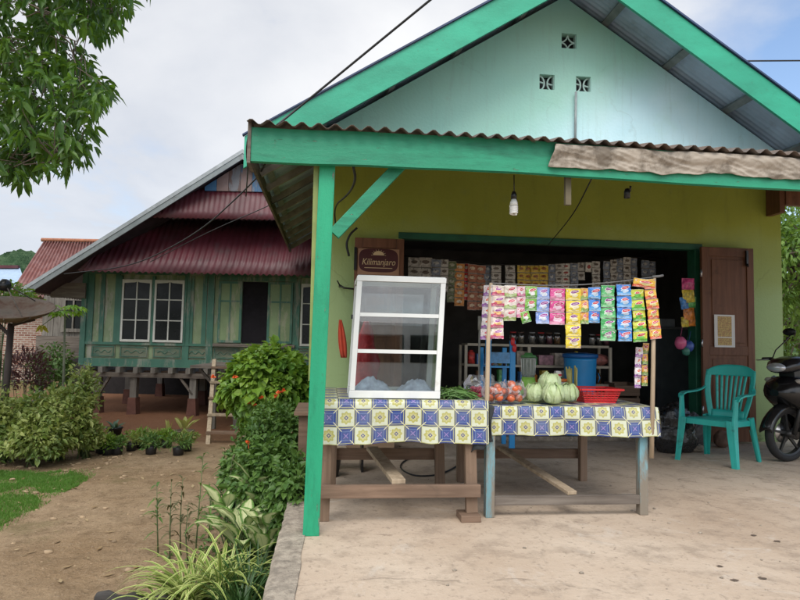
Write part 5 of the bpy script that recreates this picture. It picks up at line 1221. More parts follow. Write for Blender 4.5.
# blue rack with bottles
a, b = at(486, 400, 6.7), at(516, 345, 6.7)
rk = Thing('blue_rack', 'blue plastic rack with crossbars standing behind the tomatoes', 'rack', ((a.x+b.x)/2, 6.85, 0))
for x in (a.x+.02, b.x-.04):
    mb = MB().box(x-.03, x+.03, 6.68, 6.72, 0, 1.26 if x < (a.x+b.x)/2 else 1.18); mb.box(x-.025, x+.025, 7.0, 7.03, 0, 1.1); rk.part('upright', mb, m_bluep, bev=.004)
for z in (.35, .62, .88): mb = MB().box(a.x+.05, b.x-.07, 6.69, 7.02, z, z+.02); rk.part('shelf', mb, m_bluep)
mb = MB().box(a.x+.05, b.x-.07, 6.685, 6.70, .93, 1.05); rk.part('panel', mb, plain('light_blue_plastic_sheet', (.08,.28,.55), .3, .5, 12), label='light blue printed panel across the rack')
random.seed(14)
for k in range(5):
    x = a.x+.08+k*.05; mb = MB().lathe([(.001,0),(.018,0),(.018,.08),(.008,.10),(.008,.12),(.001,.12)], (x, 6.8, .901), 10); single('small_bottle', mb, plain('bottle_%s' % ['red','white','yellow','brown','green'][k], [(.5,.04,.03),(.6,.6,.58),(.6,.45,.06),(.14,.07,.03),(.06,.3,.1)][k], .3), f'small {["red","white","yellow","brown","green"][k]} bottle on the upper shelf of the blue rack', 'bottle', (x, 6.8, .901))
for k, (x, z) in enumerate(((b.x-.03, 1.10), (b.x-.05, 1.17))):
    mb = MB().ball((x, 6.66, z), .035, 10, 8, 0, (.7,.5,1.3), .3); single('red_pouch', mb, m_red, f'{["lower","upper"][k]} red pouch hooked on the right upright of the blue rack', 'pouch', (x, 6.66, z))
mb = MB().tube([at(479, 392, 7.0), at(479.5, 330, 7.0)], .012, 8); mb.tube([at(479.5, 330, 7.0), at(479.6, 316, 7.0)], .02, 8); single('broom', mb, plain('pale_broom_handle', (.35,.34,.3), .5), 'thin pole with dark grip standing inside left of the blue rack', 'broom', at(479, 392, 7.0))
# cupboard and clutter in the doorway's right side
a, b = at(664, 360, 8.3), at(690, 326, 8.3)
cb = Thing('cupboard', 'dark grey cupboard inside the doorway behind the right pole', 'cupboard', ((a.x+b.x)/2, 8.5, 0))
m_cb = plain('dark_grey_cupboard', (.07,.085,.09), .5, .2)
mb = MB().box(a.x-.1, b.x+.05, 8.32, 8.8, 0, b.z-.05); cb.part('body', mb, m_cb); mb = MB().box(a.x-.12, b.x+.07, 8.3, 8.82, b.z-.049, b.z-.02); cb.part('top', mb, plain('grey_cupboard_top', (.16,.17,.17), .4))
mb = MB().box(a.x-.05, b.x-.03, 8.31, 8.319, .1, 1.15); cb.part('door', mb, m_cb)
mb = MB().box(a.x-.0, a.x+.22, 8.38, 8.6, b.z-.019, b.z+.10); single('grey_box', mb, plain('pale_grey_box', (.25,.27,.29), .5, .3), 'pale grey box lying on the dark cupboard', 'box', (a.x+.1, 8.5, b.z), bev=.01)
random.seed(17)
cols = {'pink': (.55,.06,.22), 'yellow': (.60,.48,.06), 'blue': (.06,.22,.55), 'orange': (.65,.22,.04), 'green': (.10,.40,.10)}
tp_ = at(688, 281, 7.12); toy = Thing('toy_packet_card', 'bunch of colourful toy packets hanging at the right side of the doorway', 'toys', tp_)
for k, (px, py, ww, hh, cc) in enumerate(((688,284,.085,.11,'pink'),(688.5,296,.08,.13,'yellow'),(684,303,.05,.12,'blue'),(692,302,.05,.11,'green'),(689,314,.075,.12,'orange'),(685,322,.05,.1,'yellow'),(692,321,.045,.1,'orange'))):
    p = at(px, py, 7.12+.01*k); mb = MB(); pack(mb, (p.x, p.y, p.z), ww*1.9, hh*1.25, uni(-.2,.2), 0, .02)
    m_ = plain('toy_film_'+cc, cols[cc], .3, .6, 25) if 'toy_film_'+cc not in bpy.data.materials else bpy.data.materials['toy_film_'+cc]; toy.part('packet', mb, m_)
for k, (px, py, cc, r) in enumerate(((680.5, 343, 'pink', .07), (689, 346, 'blue', .06), (686, 351, 'green', .05))):
    p = at(px, py, 7.1); mb = MB().ball(p, r, 14, 10, 0, (1,.8,1.1), .25, 3, k); mb.tube([p+Vector((0,0,r)), p+Vector((.03,.01,r+.12))], .003, 4)
    single('balloon', mb, plain('balloon_'+cc, [(.6,.12,.25),(.05,.1,.35),(.05,.2,.15)][k], .3), f'{["pink","dark blue","dark green"][k]} balloon hanging low at the right side of the doorway', 'balloon', p)
# garbage bags and stones by the door
def blob(px, py, Y, r, sc_, mat, name, label, cat, seed, bump=.3):
    p = gr(px, py); p.y = Y; p.x = at(px, py, Y).x; mb = MB(); c_ = Vector((p.x, Y, r*sc_[2]*.9))
    def fn(a, b):
        t_ = 2*pi*a; ph = pi*(b-.5); d = Vector((math.cos(ph)*math.cos(t_), math.cos(ph)*math.sin(t_), math.sin(ph)))
        k = 1+bump*NZ.noise(d*1.6+Vector((seed,0,0)))+bump*.45*abs(NZ.noise(d*5+Vector((0,seed,0))))+bump*.25*NZ.noise(d*12)
        q = c_+Vector((d.x*sc_[0], d.y*sc_[1], d.z*sc_[2]))*r*k; q.z = max(.004, q.z); return q
    mb.grid(fn, 60, 40); single(name, mb, mat, label, cat, (p.x, Y, 0))
m_gbag = plain('black_bin_liner', (.018,.019,.021), .28, .3, 10, .012, 14, spec=.6)
blob(672, 446, 6.5, .27, (.95,.75,.98), m_gbag, 'garbage_bag', 'full black garbage bag on the floor between the right table and the chair', 'garbage bag', 3)
blob(692, 443, 6.85, .17, (.95,.7,1.15), plain('grey_bin_liner', (.10,.10,.105), .4, .3, 10, .01, 14), 'garbage_bag', 'smaller grey bag squeezed behind the green chair', 'garbage bag', 8)
blob(697, 449, 6.5, .055, (1.2,.9,.8), m_kerb, 'stone', 'pale round stone beside the black garbage bag', 'stone', 5)
blob(722, 448, 6.8, .10, (.9,.8,1.0), plain('brown_clay_pot', (.20,.12,.09), .7, .3), 'clay_lump', 'brown rounded clay lump seen under the green chair', 'stone', 6, .15)
# under the left table
c = gr(331, 484); pt = Thing('black_pot', 'black bucket with a rag on the floor under the left table', 'bucket', (at(331, 475, 5.35).x, 5.35, 0))
mb = MB().lathe([(.001,0),(.06,0),(.085,.16),(.09,.165),(.08,.165),(.001,.02)], (pt.loc.x, 5.35, 0), 20); pt.part('body', mb, m_black)
mb = MB(); c = at(346, 459, 5.6)
mb.box(c.x-.16, c.x+.16, 5.5, 5.75, .25, .27); mb.box(c.x-.16, c.x+.16, 5.49, 5.499, .25, .31)
for x in (c.x-.15, c.x+.13): mb.box(x, x+.02, 5.5, 5.75, 0, .249)
single('low_stool', mb, m_black, 'low black tray stand on the floor under the left table', 'stand', (c.x, 5.6, 0))
c = at(370, 448, 6.7); mb = MB().box(c.x-.25, c.x+.25, 6.6, 6.9, 0, .19); single('cardboard_box', mb, plain('brown_cardboard', (.33,.23,.15), .8, .1), 'flat brown cardboard box on the floor against the wall behind the left table', 'box', (c.x, 6.75, 0), bev=.004)
mb = MB(); pts = [at(x, y, Y) for x, y, Y in ((416,448,6.3),(418,452,6.1))]; random.seed(4)
P = [gr(404, 452, .008), gr(416, 450, .008), gr(414, 458, .008), gr(398, 462, .008), gr(402, 474, .008), gr(430, 478, .008), gr(452, 470, .008), gr(462, 462, .008)]
S = []
for i in range(len(P)-1):
    for k in range(6): S.append(P[i].lerp(P[i+1], k/6))
S2 = [sum((S[max(0, min(len(S)-1, i+k))] for k in range(-4, 5)), Vector())/9 for i in range(len(S))]
mb.tube(S2, .007, 6); single('power_cable', mb, m_wire, 'black cable curling on the floor under the two tables', 'cable', S2[0])
# ------------------------------------------------------------------ bulbs and cables on the verandah
def bulb():
    c = at(514, 174, 3.85); T = Thing('light_bulb', 'white spiral energy saving bulb hanging on a black cord from the beam', 'bulb', Vector((c.x, c.y, zb0)))
    lo = at(513.5, 214.5, 3.85).z; r = .017
    mb = MB().tube([(c.x, c.y, zb0+.05), (c.x+.002, c.y, lo+.14)], .0035, 6); T.part('cord', mb, m_wire)
    mb = MB().lathe([(.001,.15),(.010,.15),(.018,.13),(.019,.10),(.001,.10)][::-1], (c.x, c.y, lo), 14); T.part('socket', mb, m_black)
    mb = MB().lathe([(.001,.055),(.026,.057),(.024,.08),(.016,.099),(.001,.099)], (c.x, c.y, lo), 16); T.part('base', mb, m_white)
    mb = MB(); pts = [(c.x+.021*math.cos(q*.6)*(1 if q > 3 else .8), c.y+.021*math.sin(q*.6), lo+.003+q*.00112) for q in range(0, 48)]; mb.tube(pts, .0078, 7); T.part('tube', mb, plain('milk_white_glass', (.80,.80,.78), .2, .02))
bulb()
c = at(627, 182, 3.85); sk = Thing('lamp_socket', 'empty black lamp socket hanging under the tarpaulin end of the beam', 'socket', (c.x, c.y, zb0))
lo = at(626, 198, 3.85).z
mb = MB().tube([(c.x+.015, c.y-.02, zb0+.01), (c.x+.02, c.y, zb0-.02), (c.x, c.y, lo+.06)], .007, 6); sk.part('cord', mb, m_wire)
mb = MB().lathe([(.001,.065),(.012,.063),(.019,.045),(.02,.0),(.014,.0),(.001,.02)][::-1], (c.x, c.y, lo), 14); sk.part('socket', mb, m_black)
def cable(label, pts, r=.006, name='cable', mat=None, sag=0, cat='cable'):
    S = []
    for i in range(len(pts)-1):
        for k in range(8): S.append(pts[i].lerp(pts[i+1], k/8))
    S.append(pts[-1])
    if len(pts) > 2: S = [S[0]]+[sum((S[max(0, min(len(S)-1, i+k))] for k in range(-3, 4)), Vector())/7 for i in range(1, len(S)-1)]+[S[-1]]
    if sag: S = [p-Vector((0,0,sag*math.sin(pi*i/(len(S)-1)))) for i, p in enumerate(S)]
    single(name, MB().tube(S, r, 6), mat or m_wire, label, cat, S[0])
cable('black wire running from the beam down to the top of the shop doorway', [at(592, 178, 3.75), at(574, 214, 5.0), at(548, 245, 7.15)], .005)
cable('black cable looping from the beam down to the brown left door', [at(353, 165, 3.8), at(356, 180, 4.2), at(349, 194, 5.2), at(334, 206, 6.9), at(336, 232, 7.15)], .009)
cable('black cable drooping beside the bolt of the brown left door', [at(357, 228, 7.1), at(350, 234, 7.08), at(346, 244, 7.08), at(349, 256, 7.06)], .014)
cable('thick black service cable rising from the verandah corner over the roof', [at(276, 126, 6.2), at(302, 105, 6.3), at(430, 0, 5.6), at(640, -170, 4.5)], .013)
cable('thin dark overhead wire crossing the sky at the right edge', [at(735, 61, 22), at(900, 60, 22)], .03)
cable('twisted wire sagging from the shop corner across the house gable to the lower awning', [at(266, 162, 6.9), at(258, 178, 8), at(200, 232, 11), at(135, 266, 13.2), at(64, 274, 13.3)], .011)
cable('second thin wire crossing the maroon awnings towards the shop corner', [at(318, 178, 6.9), at(276, 203, 9), at(212, 230, 12), at(150, 262, 13.2)], .007)
cable('short dark wire hanging at the verandah corner in front of the blue planks', [at(250, 128, 3.9), at(246, 150, 4.2), at(248, 168, 5), at(246, 196, 6.3)], .006)
# ------------------------------------------------------------------ plastic chair
def monobloc():
    T = Thing('plastic_chair', 'teal green plastic armchair with slatted back beside the brown door', 'chair', (0,0,0)); m = plain('teal_green_plastic', (.03,.42,.37), .36, .12, 5, dirt=(.02,.12,.10), dlo=.6, dhi=.75, dscale=6)
    def P(x, y, z): return Vector((x, y, z))
    # front -Y. seat
    mb = MB()
    def fn(a, b):
        u = a*2-1; wd = .235-.02*b; y = -.255+.47*b; z = .42-.018*b-.012*(1-u*u)*math.sin(pi*b)
        if b < .12: z -= .035*(1-b/.12)**2
        z -= .02*max(0, abs(u)-.88)/.12
        return P(u*wd, y, z)
    mb.grid(fn, 20, 20); T.part('seat', mb, m, solid=.007)
    mb = MB()   # skirt under the front and side edges
    for pts in ([(-.235,-.262,.385),(.235,-.262,.385)], [(-.237,-.25,.385),(-.215,.215,.37)], [(.237,-.25,.385),(.215,.215,.37)]): mb.beam(pts[0], pts[1], .006, .05)
    T.part('seat_skirt', mb, m)
    # legs: L-shaped tapering
    for sx in (-1, 1):
        mb = MB(); A = []; 
        for k, (z, hw_, x, y) in enumerate(((.62,.028,.268,-.215),(.42,.045,.258,-.235),(.30,.040,.266,-.247),(.0,.026,.292,-.275))):
            A.append((P(sx*x, y, z), hw_))
        for (p, h1), (q, h2) in zip(A[:-1], A[1:]):
            mb.add([p+P(sx*.004,-h1,0), p+P(sx*.004,h1,0), p+P(-sx*.018,h1,0), p+P(-sx*.018,-h1,0), q+P(sx*.004,-h2,0), q+P(sx*.004,h2,0), q+P(-sx*.018,h2,0), q+P(-sx*.018,-h2,0)], [(0,4,5,1),(1,5,6,2),(2,6,7,3),(3,7,4,0)]+([(3,2,1,0)] if h1 == A[0][1] else [])+([(4,5,6,7)] if q.z == 0 else []))
            mb.add([p+P(-sx*.018,-h1,0), p+P(-sx*(.018+h1*1.2),-h1,0), p+P(-sx*(.018+h1*1.2),-h1+.006,0), p+P(-sx*.018,-h1+.006,0), q+P(-sx*.018,-h2,0), q+P(-sx*(.018+h2*1.2),-h2,0), q+P(-sx*(.018+h2*1.2),-h2+.006,0), q+P(-sx*.018,-h2+.006,0)], [(0,1,5,4),(1,2,6,5),(2,3,7,6),(3,0,4,7)]) if p.z < .5 else None
        T.part('front_leg', mb, m, bev=.003)
        mb = MB()
        for (z, h, x, y), (z2, h2, x2, y2) in zip(((.42,.036,.225,.215),(.30,.034,.235,.235)), ((.30,.034,.235,.235),(.0,.022,.262,.30))):
            mb.beam((sx*x, y, z), (sx*x2, y2, z2), .022, h*2, (0,1,0), 0, .020, h2*2); mb.beam((sx*(x-.025), y+.03*0+h*.7, z), (sx*(x2-.018), y2+h2*.7, z2), .05, .008, (0,1,0), 0, .036, .008)
        T.part('rear_leg', mb, m, bev=.003)
        # armrest: from the front leg top, back to the backrest stile
        mb = MB(); pts = [(.268,-.225,.60),(.272,-.20,.632),(.278,-.12,.648),(.282,0,.65),(.275,.12,.655),(.252,.215,.675),(.235,.25,.70)]
        for k in range(len(pts)-1):
            a, b = pts[k], pts[k+1]; w1 = [.045,.055,.062,.058,.05,.035,.03][k]; w2 = [.045,.055,.062,.058,.05,.035,.03][k+1]
            mb.beam((sx*a[0],a[1],a[2]), (sx*b[0],b[1],b[2]), w1, .016, (0,0,1), 0, w2, .016)
        T.part('armrest', mb, m, bev=.004)
    def back(u, z):     # curved back surface
        k = (z-.42)/.5; return P(u, .215+.13*k-.05*(u/.24)**2+.01, z)
    mb = MB()
    def hw2(z): k = (z-.42)/.5; return .185+.06*math.sin(min(1, k*1.15)*pi*.62)
    for sx in (-1, 1):
        def fn(a, b):
            z = .40+.47*b; o_ = hw2(z); return back(sx*(o_-.052*a), z)
        mb.grid(fn, 4, 14)
    def fn(a, b):
        u = (a*2-1)*hw2(.87); zt = .925-.055*(u/.245)**4-.02*(u/.245)**2; return back(u, (.815)+(zt-.815)*b)
    mb.grid(fn, 24, 6)
    def fn(a, b): u = (a*2-1)*.16; return back(u, .40+.075*b)
    mb.grid(fn, 12, 3); T.part('backrest', mb, m, solid=.010)
    for k in range(7):
        mb = MB(); uc = (k-3)*.043
        def fn(a, b): z = .47+.36*b; sc_ = 1+.35*b; return back(uc*sc_*.83+(a-.5)*.022*(1+.15*b), z)
        mb.grid(fn, 2, 8); T.part('back_slat', mb, m, solid=.008)
    return T
ch = monobloc(); ch.o.location = (3.97, 5.985, 0); ch.o.rotation_euler = (0, 0, math.radians(-57)); ch.o.scale = (1.03, 1.03, 1.05)
# ------------------------------------------------------------------ motorbike, heading left
def bike():
    T = Thing('motorbike', 'black step-through motorbike parked at the right edge by the shop wall', 'motorbike', (0,0,0))
    mbk = plain('black_gloss_fairing', (.010,.010,.011), .2, .2, 5, spec=.6); mfr = plain('dark_frame_metal', (.05,.05,.05), .4, .2, metal=.6)
    R = .275
    for xw, fr_ in ((0, 1), (1.22, 0)):
        mb = MB(); n = 40; P = []; k = 10
        for i in range(n):
            t_ = 2*pi*i/n
            for j in range(k):
                s = 2*pi*j/k; rr = R-.036+.036*math.cos(s); P.append((xw+rr*math.cos(t_), .034*math.sin(s), R+rr*math.sin(t_)))
        mb.add(P, [(i*k+j, i*k+(j+1) % k, ((i+1) % n)*k+(j+1) % k, ((i+1) % n)*k+j) for i in range(n) for j in range(k)], 0, smooth=True)
        w_ = T.part('wheel', mb, m_rub)
        mb = MB(); mb.lathe([(R-.075,-.02),(R-.06,-.022),(R-.06,.022),(R-.075,.02)], (xw, 0, R), 36, axis=(0,1,0))
        mb2 = MB()
        P = []
        mb.v = []; mb.f = []; mb.m = []; mb.sm = []
        for r_ in (R-.076, R-.058):
            pass
        pr_ = [(R-.078,-.018),(R-.06,-.024),(R-.06,.024),(R-.078,.018)]
        for i in range(36):
            t_ = 2*pi*i/36
            for r_, y in pr_: P.append((xw+r_*math.cos(t_), y, R+r_*math.sin(t_)))
        mb.add(P, [(i*4+j, i*4+(j+1) % 4, ((i+1) % 36)*4+(j+1) % 4, ((i+1) % 36)*4+j) for i in range(36) for j in range(4)])
        for q in range(5):
            t_ = 2*pi*q/5+.3; mb.beam((xw+.03*math.cos(t_), 0, R+.03*math.sin(t_)), (xw+(R-.07)*math.cos(t_+.12), 0, R+(R-.07)*math.sin(t_+.12)), .03, .02, (0,1,0), 0, .02, .016)
        T.part('rim', mb, mfr, parent=w_)
        mb = MB().lathe([(.001,-.05),(.035,-.05),(.035,.05),(.001,.05)], (xw, 0, R), 20, axis=(0,1,0)); T.part('hub', mb, mfr, parent=w_)
        mb = MB().lathe([(.10,.040),(.10,.044),(.04,.044),(.04,.040)], (xw, 0, R), 28, axis=(0,1,0)); T.part('brake_disc', mb, m_metal, parent=w_)
    for s in (-1, 1):
        mb = MB(); mb.tube([(0, s*.062, R), (.10, s*.062, .56), (.145, s*.05, .72)], [.021, .019, .017], 10); T.part('fork', mb, mfr)
    mb = MB()       # front mudguard
    def fn(a, b):
        t_ = math.radians(20+150*a); r_ = R+.028+.01*math.cos(b*pi*2-pi); y = (b-.5)*.115
        return Vector((r_*math.cos(t_)*1.02+.01, y, R+r_*math.sin(t_)-.03*(abs(b-.5)*2)**3))
    mb.grid(fn, 24, 8); mb.add([(-.27,-.05,.36),(-.36,0,.30),(-.27,.05,.36)], [(0,1,2)])
    T.part('mudguard', mb, mbk, solid=.005)
    def loft(secs, name, mat, cap=True):   # secs: (x, z, halfwidth y, height)
        mb = MB(); n = 14; P = []
        for x, z, w_, h in secs:
            for j in range(n):
                t_ = 2*pi*j/n; c_, s_ = math.cos(t_), math.sin(t_)
                P.append((x, math.copysign(abs(c_)**.7, c_)*w_, z+math.copysign(abs(s_)**.7, s_)*h))
        mb.add(P, [(i*n+j, (i*n+(j+1) % n), ((i+1)*n+(j+1) % n), (i+1)*n+j) for i in range(len(secs)-1) for j in range(n)], 0, smooth=True)
        mb.add([P[j] for j in range(n)], [tuple(range(n))]); mb.add([P[(len(secs)-1)*n+j] for j in range(n)], [tuple(range(n))]); return T.part(name, mb, mat)
    loft([(-.16,.68,.04,.03),(-.12,.69,.13,.09),(-.03,.69,.18,.15),(.04,.68,.18,.17),(.12,.71,.17,.13),(.2,.72,.13,.12),(.26,.72,.07,.08)], 'front_cowl', mbk)
    # leg shields
    for s in (-1, 1):
        mb = MB(); poly = [(-.02,.80),(.10,.84),(.26,.78),(.40,.62),(.50,.42),(.54,.22),(.40,.16),(.32,.18),(.24,.36),(.12,.50),(-.02,.60)]
        mb.prism([(x, s*(.15+.03*math.sin(x*6)), z) for x, z in poly], (0, s*.022, 0)); T.part('leg_shield', mb, mbk, bev=.01)
        mb = MB(); mb.prism([(.12, s*.202, .60), (.22, s*.202, .57), (.30, s*.202, .42), (.24, s*.202, .44)], (0, s*.003, 0)); T.part('side_trim', mb, plain('red_decal', (.35,.02,.02), .3, .2) if s < 0 else bpy.data.materials['red_decal'])
    loft([(.22,.40,.05,.05),(.35,.36,.11,.10),(.6,.33,.13,.12),(.8,.35,.11,.11)], 'engine', mfr)
    loft([(.40,.50,.05,.05),(.55,.60,.10,.10),(.75,.68,.13,.12),(1.1,.74,.13,.10),(1.4,.80,.09,.07),(1.6,.84,.03,.03)], 'tail_body', mbk)
    loft([(.52,.74,.06,.02),(.62,.76,.11,.035),(.85,.79,.13,.04),(1.15,.84,.12,.045),(1.38,.87,.07,.03)], 'seat', m_rub)
    mb = MB(); mb.prism([(.3,-.16,.26),(.62,-.17,.25),(.62,.17,.25),(.3,.16,.26)], (0,0,.03)); T.part('footboard', mb, m_black, bev=.006)
    # head with lamp, handlebar
    loft([(-.14,.91,.05,.03),(-.08,.94,.12,.07),(.07,.97,.14,.075),(.14,.99,.12,.06),(.20,1.0,.06,.03)], 'handlebar_cowl', mbk)
    mb = MB(); mb.ball((-.13, 0, .93), .075, 18, 10, 0, (.5,1.15,.62)); T.part('headlight', mb, plain('silver_headlight_glass', (.55,.58,.62), .08, .1, metal=.5))
    mb = MB(); mb.beam((.10, 0, .74), (.08, 0, .96), .14, .16, (1,0,0)); T.part('steering_stem', mb, mfr)
    for s in (-1, 1):
        mb = MB(); mb.tube([(.10, s*.02, .98), (.12, s*.16, 1.0), (.17, s*.25, 1.01)], .011, 8); h_ = T.part('handlebar', mb, mfr)
        mb = MB(); mb.tube([(.17, s*.25, 1.01), (.215, s*.36, 1.005)], .018, 10); T.part('grip', mb, m_rub, parent=h_)
        mb = MB(); mb.tube([(.12, s*.24, 1.005), (.10, s*.30, .995), (.15, s*.38, .99)], .006, 6); T.part('brake_lever', mb, m_metal, parent=h_)
        mb = MB(); mb.tube([(.17, s*.24, 1.01), (.22, s*.24, 1.10), (.33, s*.22, 1.2), (.40, s*.22, 1.26)], .006, 6); st_ = T.part('mirror_stalk', mb, m_black)
        mb = MB(); mb.ball((.42, s*.24, 1.30), .06, 16, 10, 0, (.25,1.1,.7)); T.part('mirror', mb, m_black, parent=st_)
        mb = MB(); mb.ball((-.03, s*.135, .80), .045, 12, 8, 0, (.6,.9,.55)); T.part('turn_signal', mb, plain('clear_signal_lens', (.45,.4,.35), .12, .1) if s < 0 else bpy.data.materials['clear_signal_lens'])
    mb = MB(); mb.tube([(.42, -.14, .25), (.40, -.24, .06), (.40, -.27, .012)], .012, 8); mb.box(.35, .44, -.30, -.24, .0, .014); T.part('side_stand', mb, mfr)
    mb = MB(); mb.lathe([(.03,0),(.05,.1),(.055,.45),(.03,.5)], (.75, -.17, .30), 14, axis=(1,0,.25)); T.part('exhaust', mb, mfr)
    mb = MB(); mb.tube([(.36,-.20,.27),(.30,-.22,.25),(.34,-.30,.255)], .01, 6); T.part('foot_peg', mb, m_metal)
    mb = MB().box(1.6, 1.62, -.1, .1, .62, .78); T.part('number_plate', mb, m_black)
    return T
bk_ = bike(); bk_.o.location = (4.70, 5.95, 0); bk_.o.rotation_euler = (.0, 0, math.radians(16)); bk_.o.scale = (1.12, 1.2, 1.03)
# ------------------------------------------------------------------ garden plants
def plant(name, label, cat, base, fol, mat, stems=None, group=None):
    T = Thing(name, label, cat, base, 0, group)
    if stems: T.part('stems', stems, m_stem)
    T.part('foliage', fol, mat); return T
def G(px, py): p = gr(px, py, GZ); p.z = gz(p.x, p.y); return p
# the big flowering bush against the shop corner
c = ad(266, 404, 7.6); base = Vector((c.x, c.y, GZ))
f = bush_mb((c.x, c.y, .56), (.50, .50, .48), 4400, .105, .085, 3, .30, .62, .35, -.95, .7)
B = plant('flowering_bush', 'tall bright green leafy bush with orange flowers beside the green post', 'bush', base, f, L_bush, stems_mb(base, (c.x, c.y, .55), (.45,.45,.45), 14, .016))
m_or = plain('orange_petals', (.75,.13,.03), .5, .2, 20)
random.seed(5)
for px, py in ((283, 391), (279, 393), (276, 396), (261.5, 398), (253.5, 404), (248, 402), (235, 377), (214, 377)):
    p = ad(px, py, 7.03); fl = MB()
    for k in range(16): d = rdir(-.2, 1); leaf1(fl, p+rdir()*.012, d+Vector((0,-.6,0)), rdir(), .032, .024)
    B.part('flower', fl, m_or)
# dark lower shrubs down the side of the terrace
specs = [('dark_shrub', 'dark green shrub with fine leaves filling the base of the flowering bush', (278, 440), 6.2, (.36,.36,.34), 3200, .07, 0), ('dark_shrub', 'shadowy green shrub pressed against the kerb behind the pale dieffenbachia', (272, 478), 5.3, (.30,.33,.30), 2600, .075, 1),
 ('dark_shrub', 'low leafy shrub left of the flowering bush foot', (243, 470), 6.3, (.20,.25,.30), 1300, .08, 2), ('dark_shrub', 'dark shrub close to the green post beside the kerb', (292, 500), 4.7, (.17,.30,.27), 1700, .07, 3)]
for nm, lab, (px, py), D, rad, n, L, sd_ in specs:
    c = ad(px, py, D); b = Vector((c.x, c.y, GZ)); plant(nm, lab, 'shrub', b, bush_mb(c, rad, n, L, L*.55, 40+sd_, .4, .4), L_darkb, stems_mb(b, c, rad, 10, .01, sd_), 'dark shrubs along the terrace edge')
p = ad(266, 473, 5.6)
for k, (px, py) in enumerate(((264.5, 452), (293.5, 457), (248, 442))):
    p = ad(px, py, 5.6); fl = MB(); random.seed(k)
    for q in range(14): leaf1(fl, p+rdir()*.01, rdir(-.2, 1)+Vector((0,-.5,0)), rdir(), .026, .02)
    fl.tube([p, p+Vector((.02, .08, -.2))], .003, 4); single('orange_blossom', fl, m_or, ['small orange blossom low in the middle of the dark shrubs', 'small orange blossom right next to the kerb', 'small orange blossom at the left of the dark shrubs'][k], 'flower', p-Vector((0,0,.2)), 'orange blossoms low in the shrubs')
# variegated dieffenbachia
def dieff():
    t = NT('cream_and_green_dieffenbachia_leaf'); x, y, z = t.xyz(t.coord('UV')); n = t.noise(22, 5, .7)
    e = x.abs()+(n-.5)*.9+(y-.5).abs()*.55; k = t.ramp(e, .55, .9)
    c = t.mix(k, (.62,.66,.36), (.12,.25,.05)); c = t.mix(x.abs().lt(.05)*.5, c, (.2,.35,.1)); b = t.bsdf(c, .4, 0, .4, n, .001)
    tr = t.n('ShaderNodeBsdfTranslucent'); t.set(tr.inputs[0], c); mx = t.n('ShaderNodeMixShader'); mx.inputs[0].default_value = .25
    t.t.links.new(b, mx.inputs[1]); t.t.links.new(tr.outputs[0], mx.inputs[2]); return t.done(mx.outputs[0])
m_dief = dieff()
def bigleaf(mb, p, d, L, W, droop=.4):
    d = Vector(d).normalized(); s = d.cross(Vector((0,0,1))); s = s.normalized() if s.length > .01 else Vector((1,0,0)); P = []; UV = []; pos = Vector(p); n = 8; dd = d.copy()
    for i in range(n+1):
        k = i/n; wd = W*.5*math.sin(pi*min(1, k*.93+.05))**.75; nn = s.cross(dd).normalized()
        for q in (-1, -.5, 0, .5, 1): P.append(pos+s*wd*q+nn*wd*(abs(q)*.3+.06*math.sin(k*13+q*2))); UV.append((q, k))
        dd = (dd+Vector((0,0,-1))*droop/n*(1+k)).normalized(); pos = pos+dd*L/n
    mb.add(P, [(5*i+j, 5*i+j+1, 5*i+j+6, 5*i+j+5) for i in range(n) for j in range(4)], 0, UV, True)
for k, (px, py, D, n, sd_) in enumerate(((243, 535, 4.7, 14, 1), (258, 497, 5.1, 13, 2), (226, 520, 4.95, 11, 3), (266, 540, 4.55, 11, 4))):
    random.seed(50+sd_); c = ad(px, py, D); b = Vector((c.x, c.y, GZ)); T = Thing('dieffenbachia', ['cream and green dieffenbachia in the middle of the front planting', 'tallest dieffenbachia with pale leaves nearest the dark shrubs', 'leftmost dieffenbachia with green edged pale leaves', 'dieffenbachia half hidden by blades beside the kerb'][k], 'plant', b, 0, 'variegated dieffenbachias')
    st = MB(); st.tube([b, b+Vector((.01,.01,.2)), Vector((c.x, c.y, c.z-.05))], [.016,.015,.012], 7); lf = MB()
    for q in range(n):
        a = q*2.4+uni(-.3,.3); h = GZ+.15+(c.z+.05-GZ-.15)*((q+1)/n); p = Vector((c.x, c.y, h)); d = Vector((math.cos(a), math.sin(a), uni(.7, 1.7))).normalized()
        e = p+d*uni(.06,.12); st.tube([p-Vector((0,0,.03)), e], .005, 5); bigleaf(lf, e, Vector((d.x, d.y, d.z*1.0)), uni(.19,.27), uni(.10,.135), uni(.2,.8))
    T.part('stem', st, m_stem); T.part('foliage', lf, m_dief)
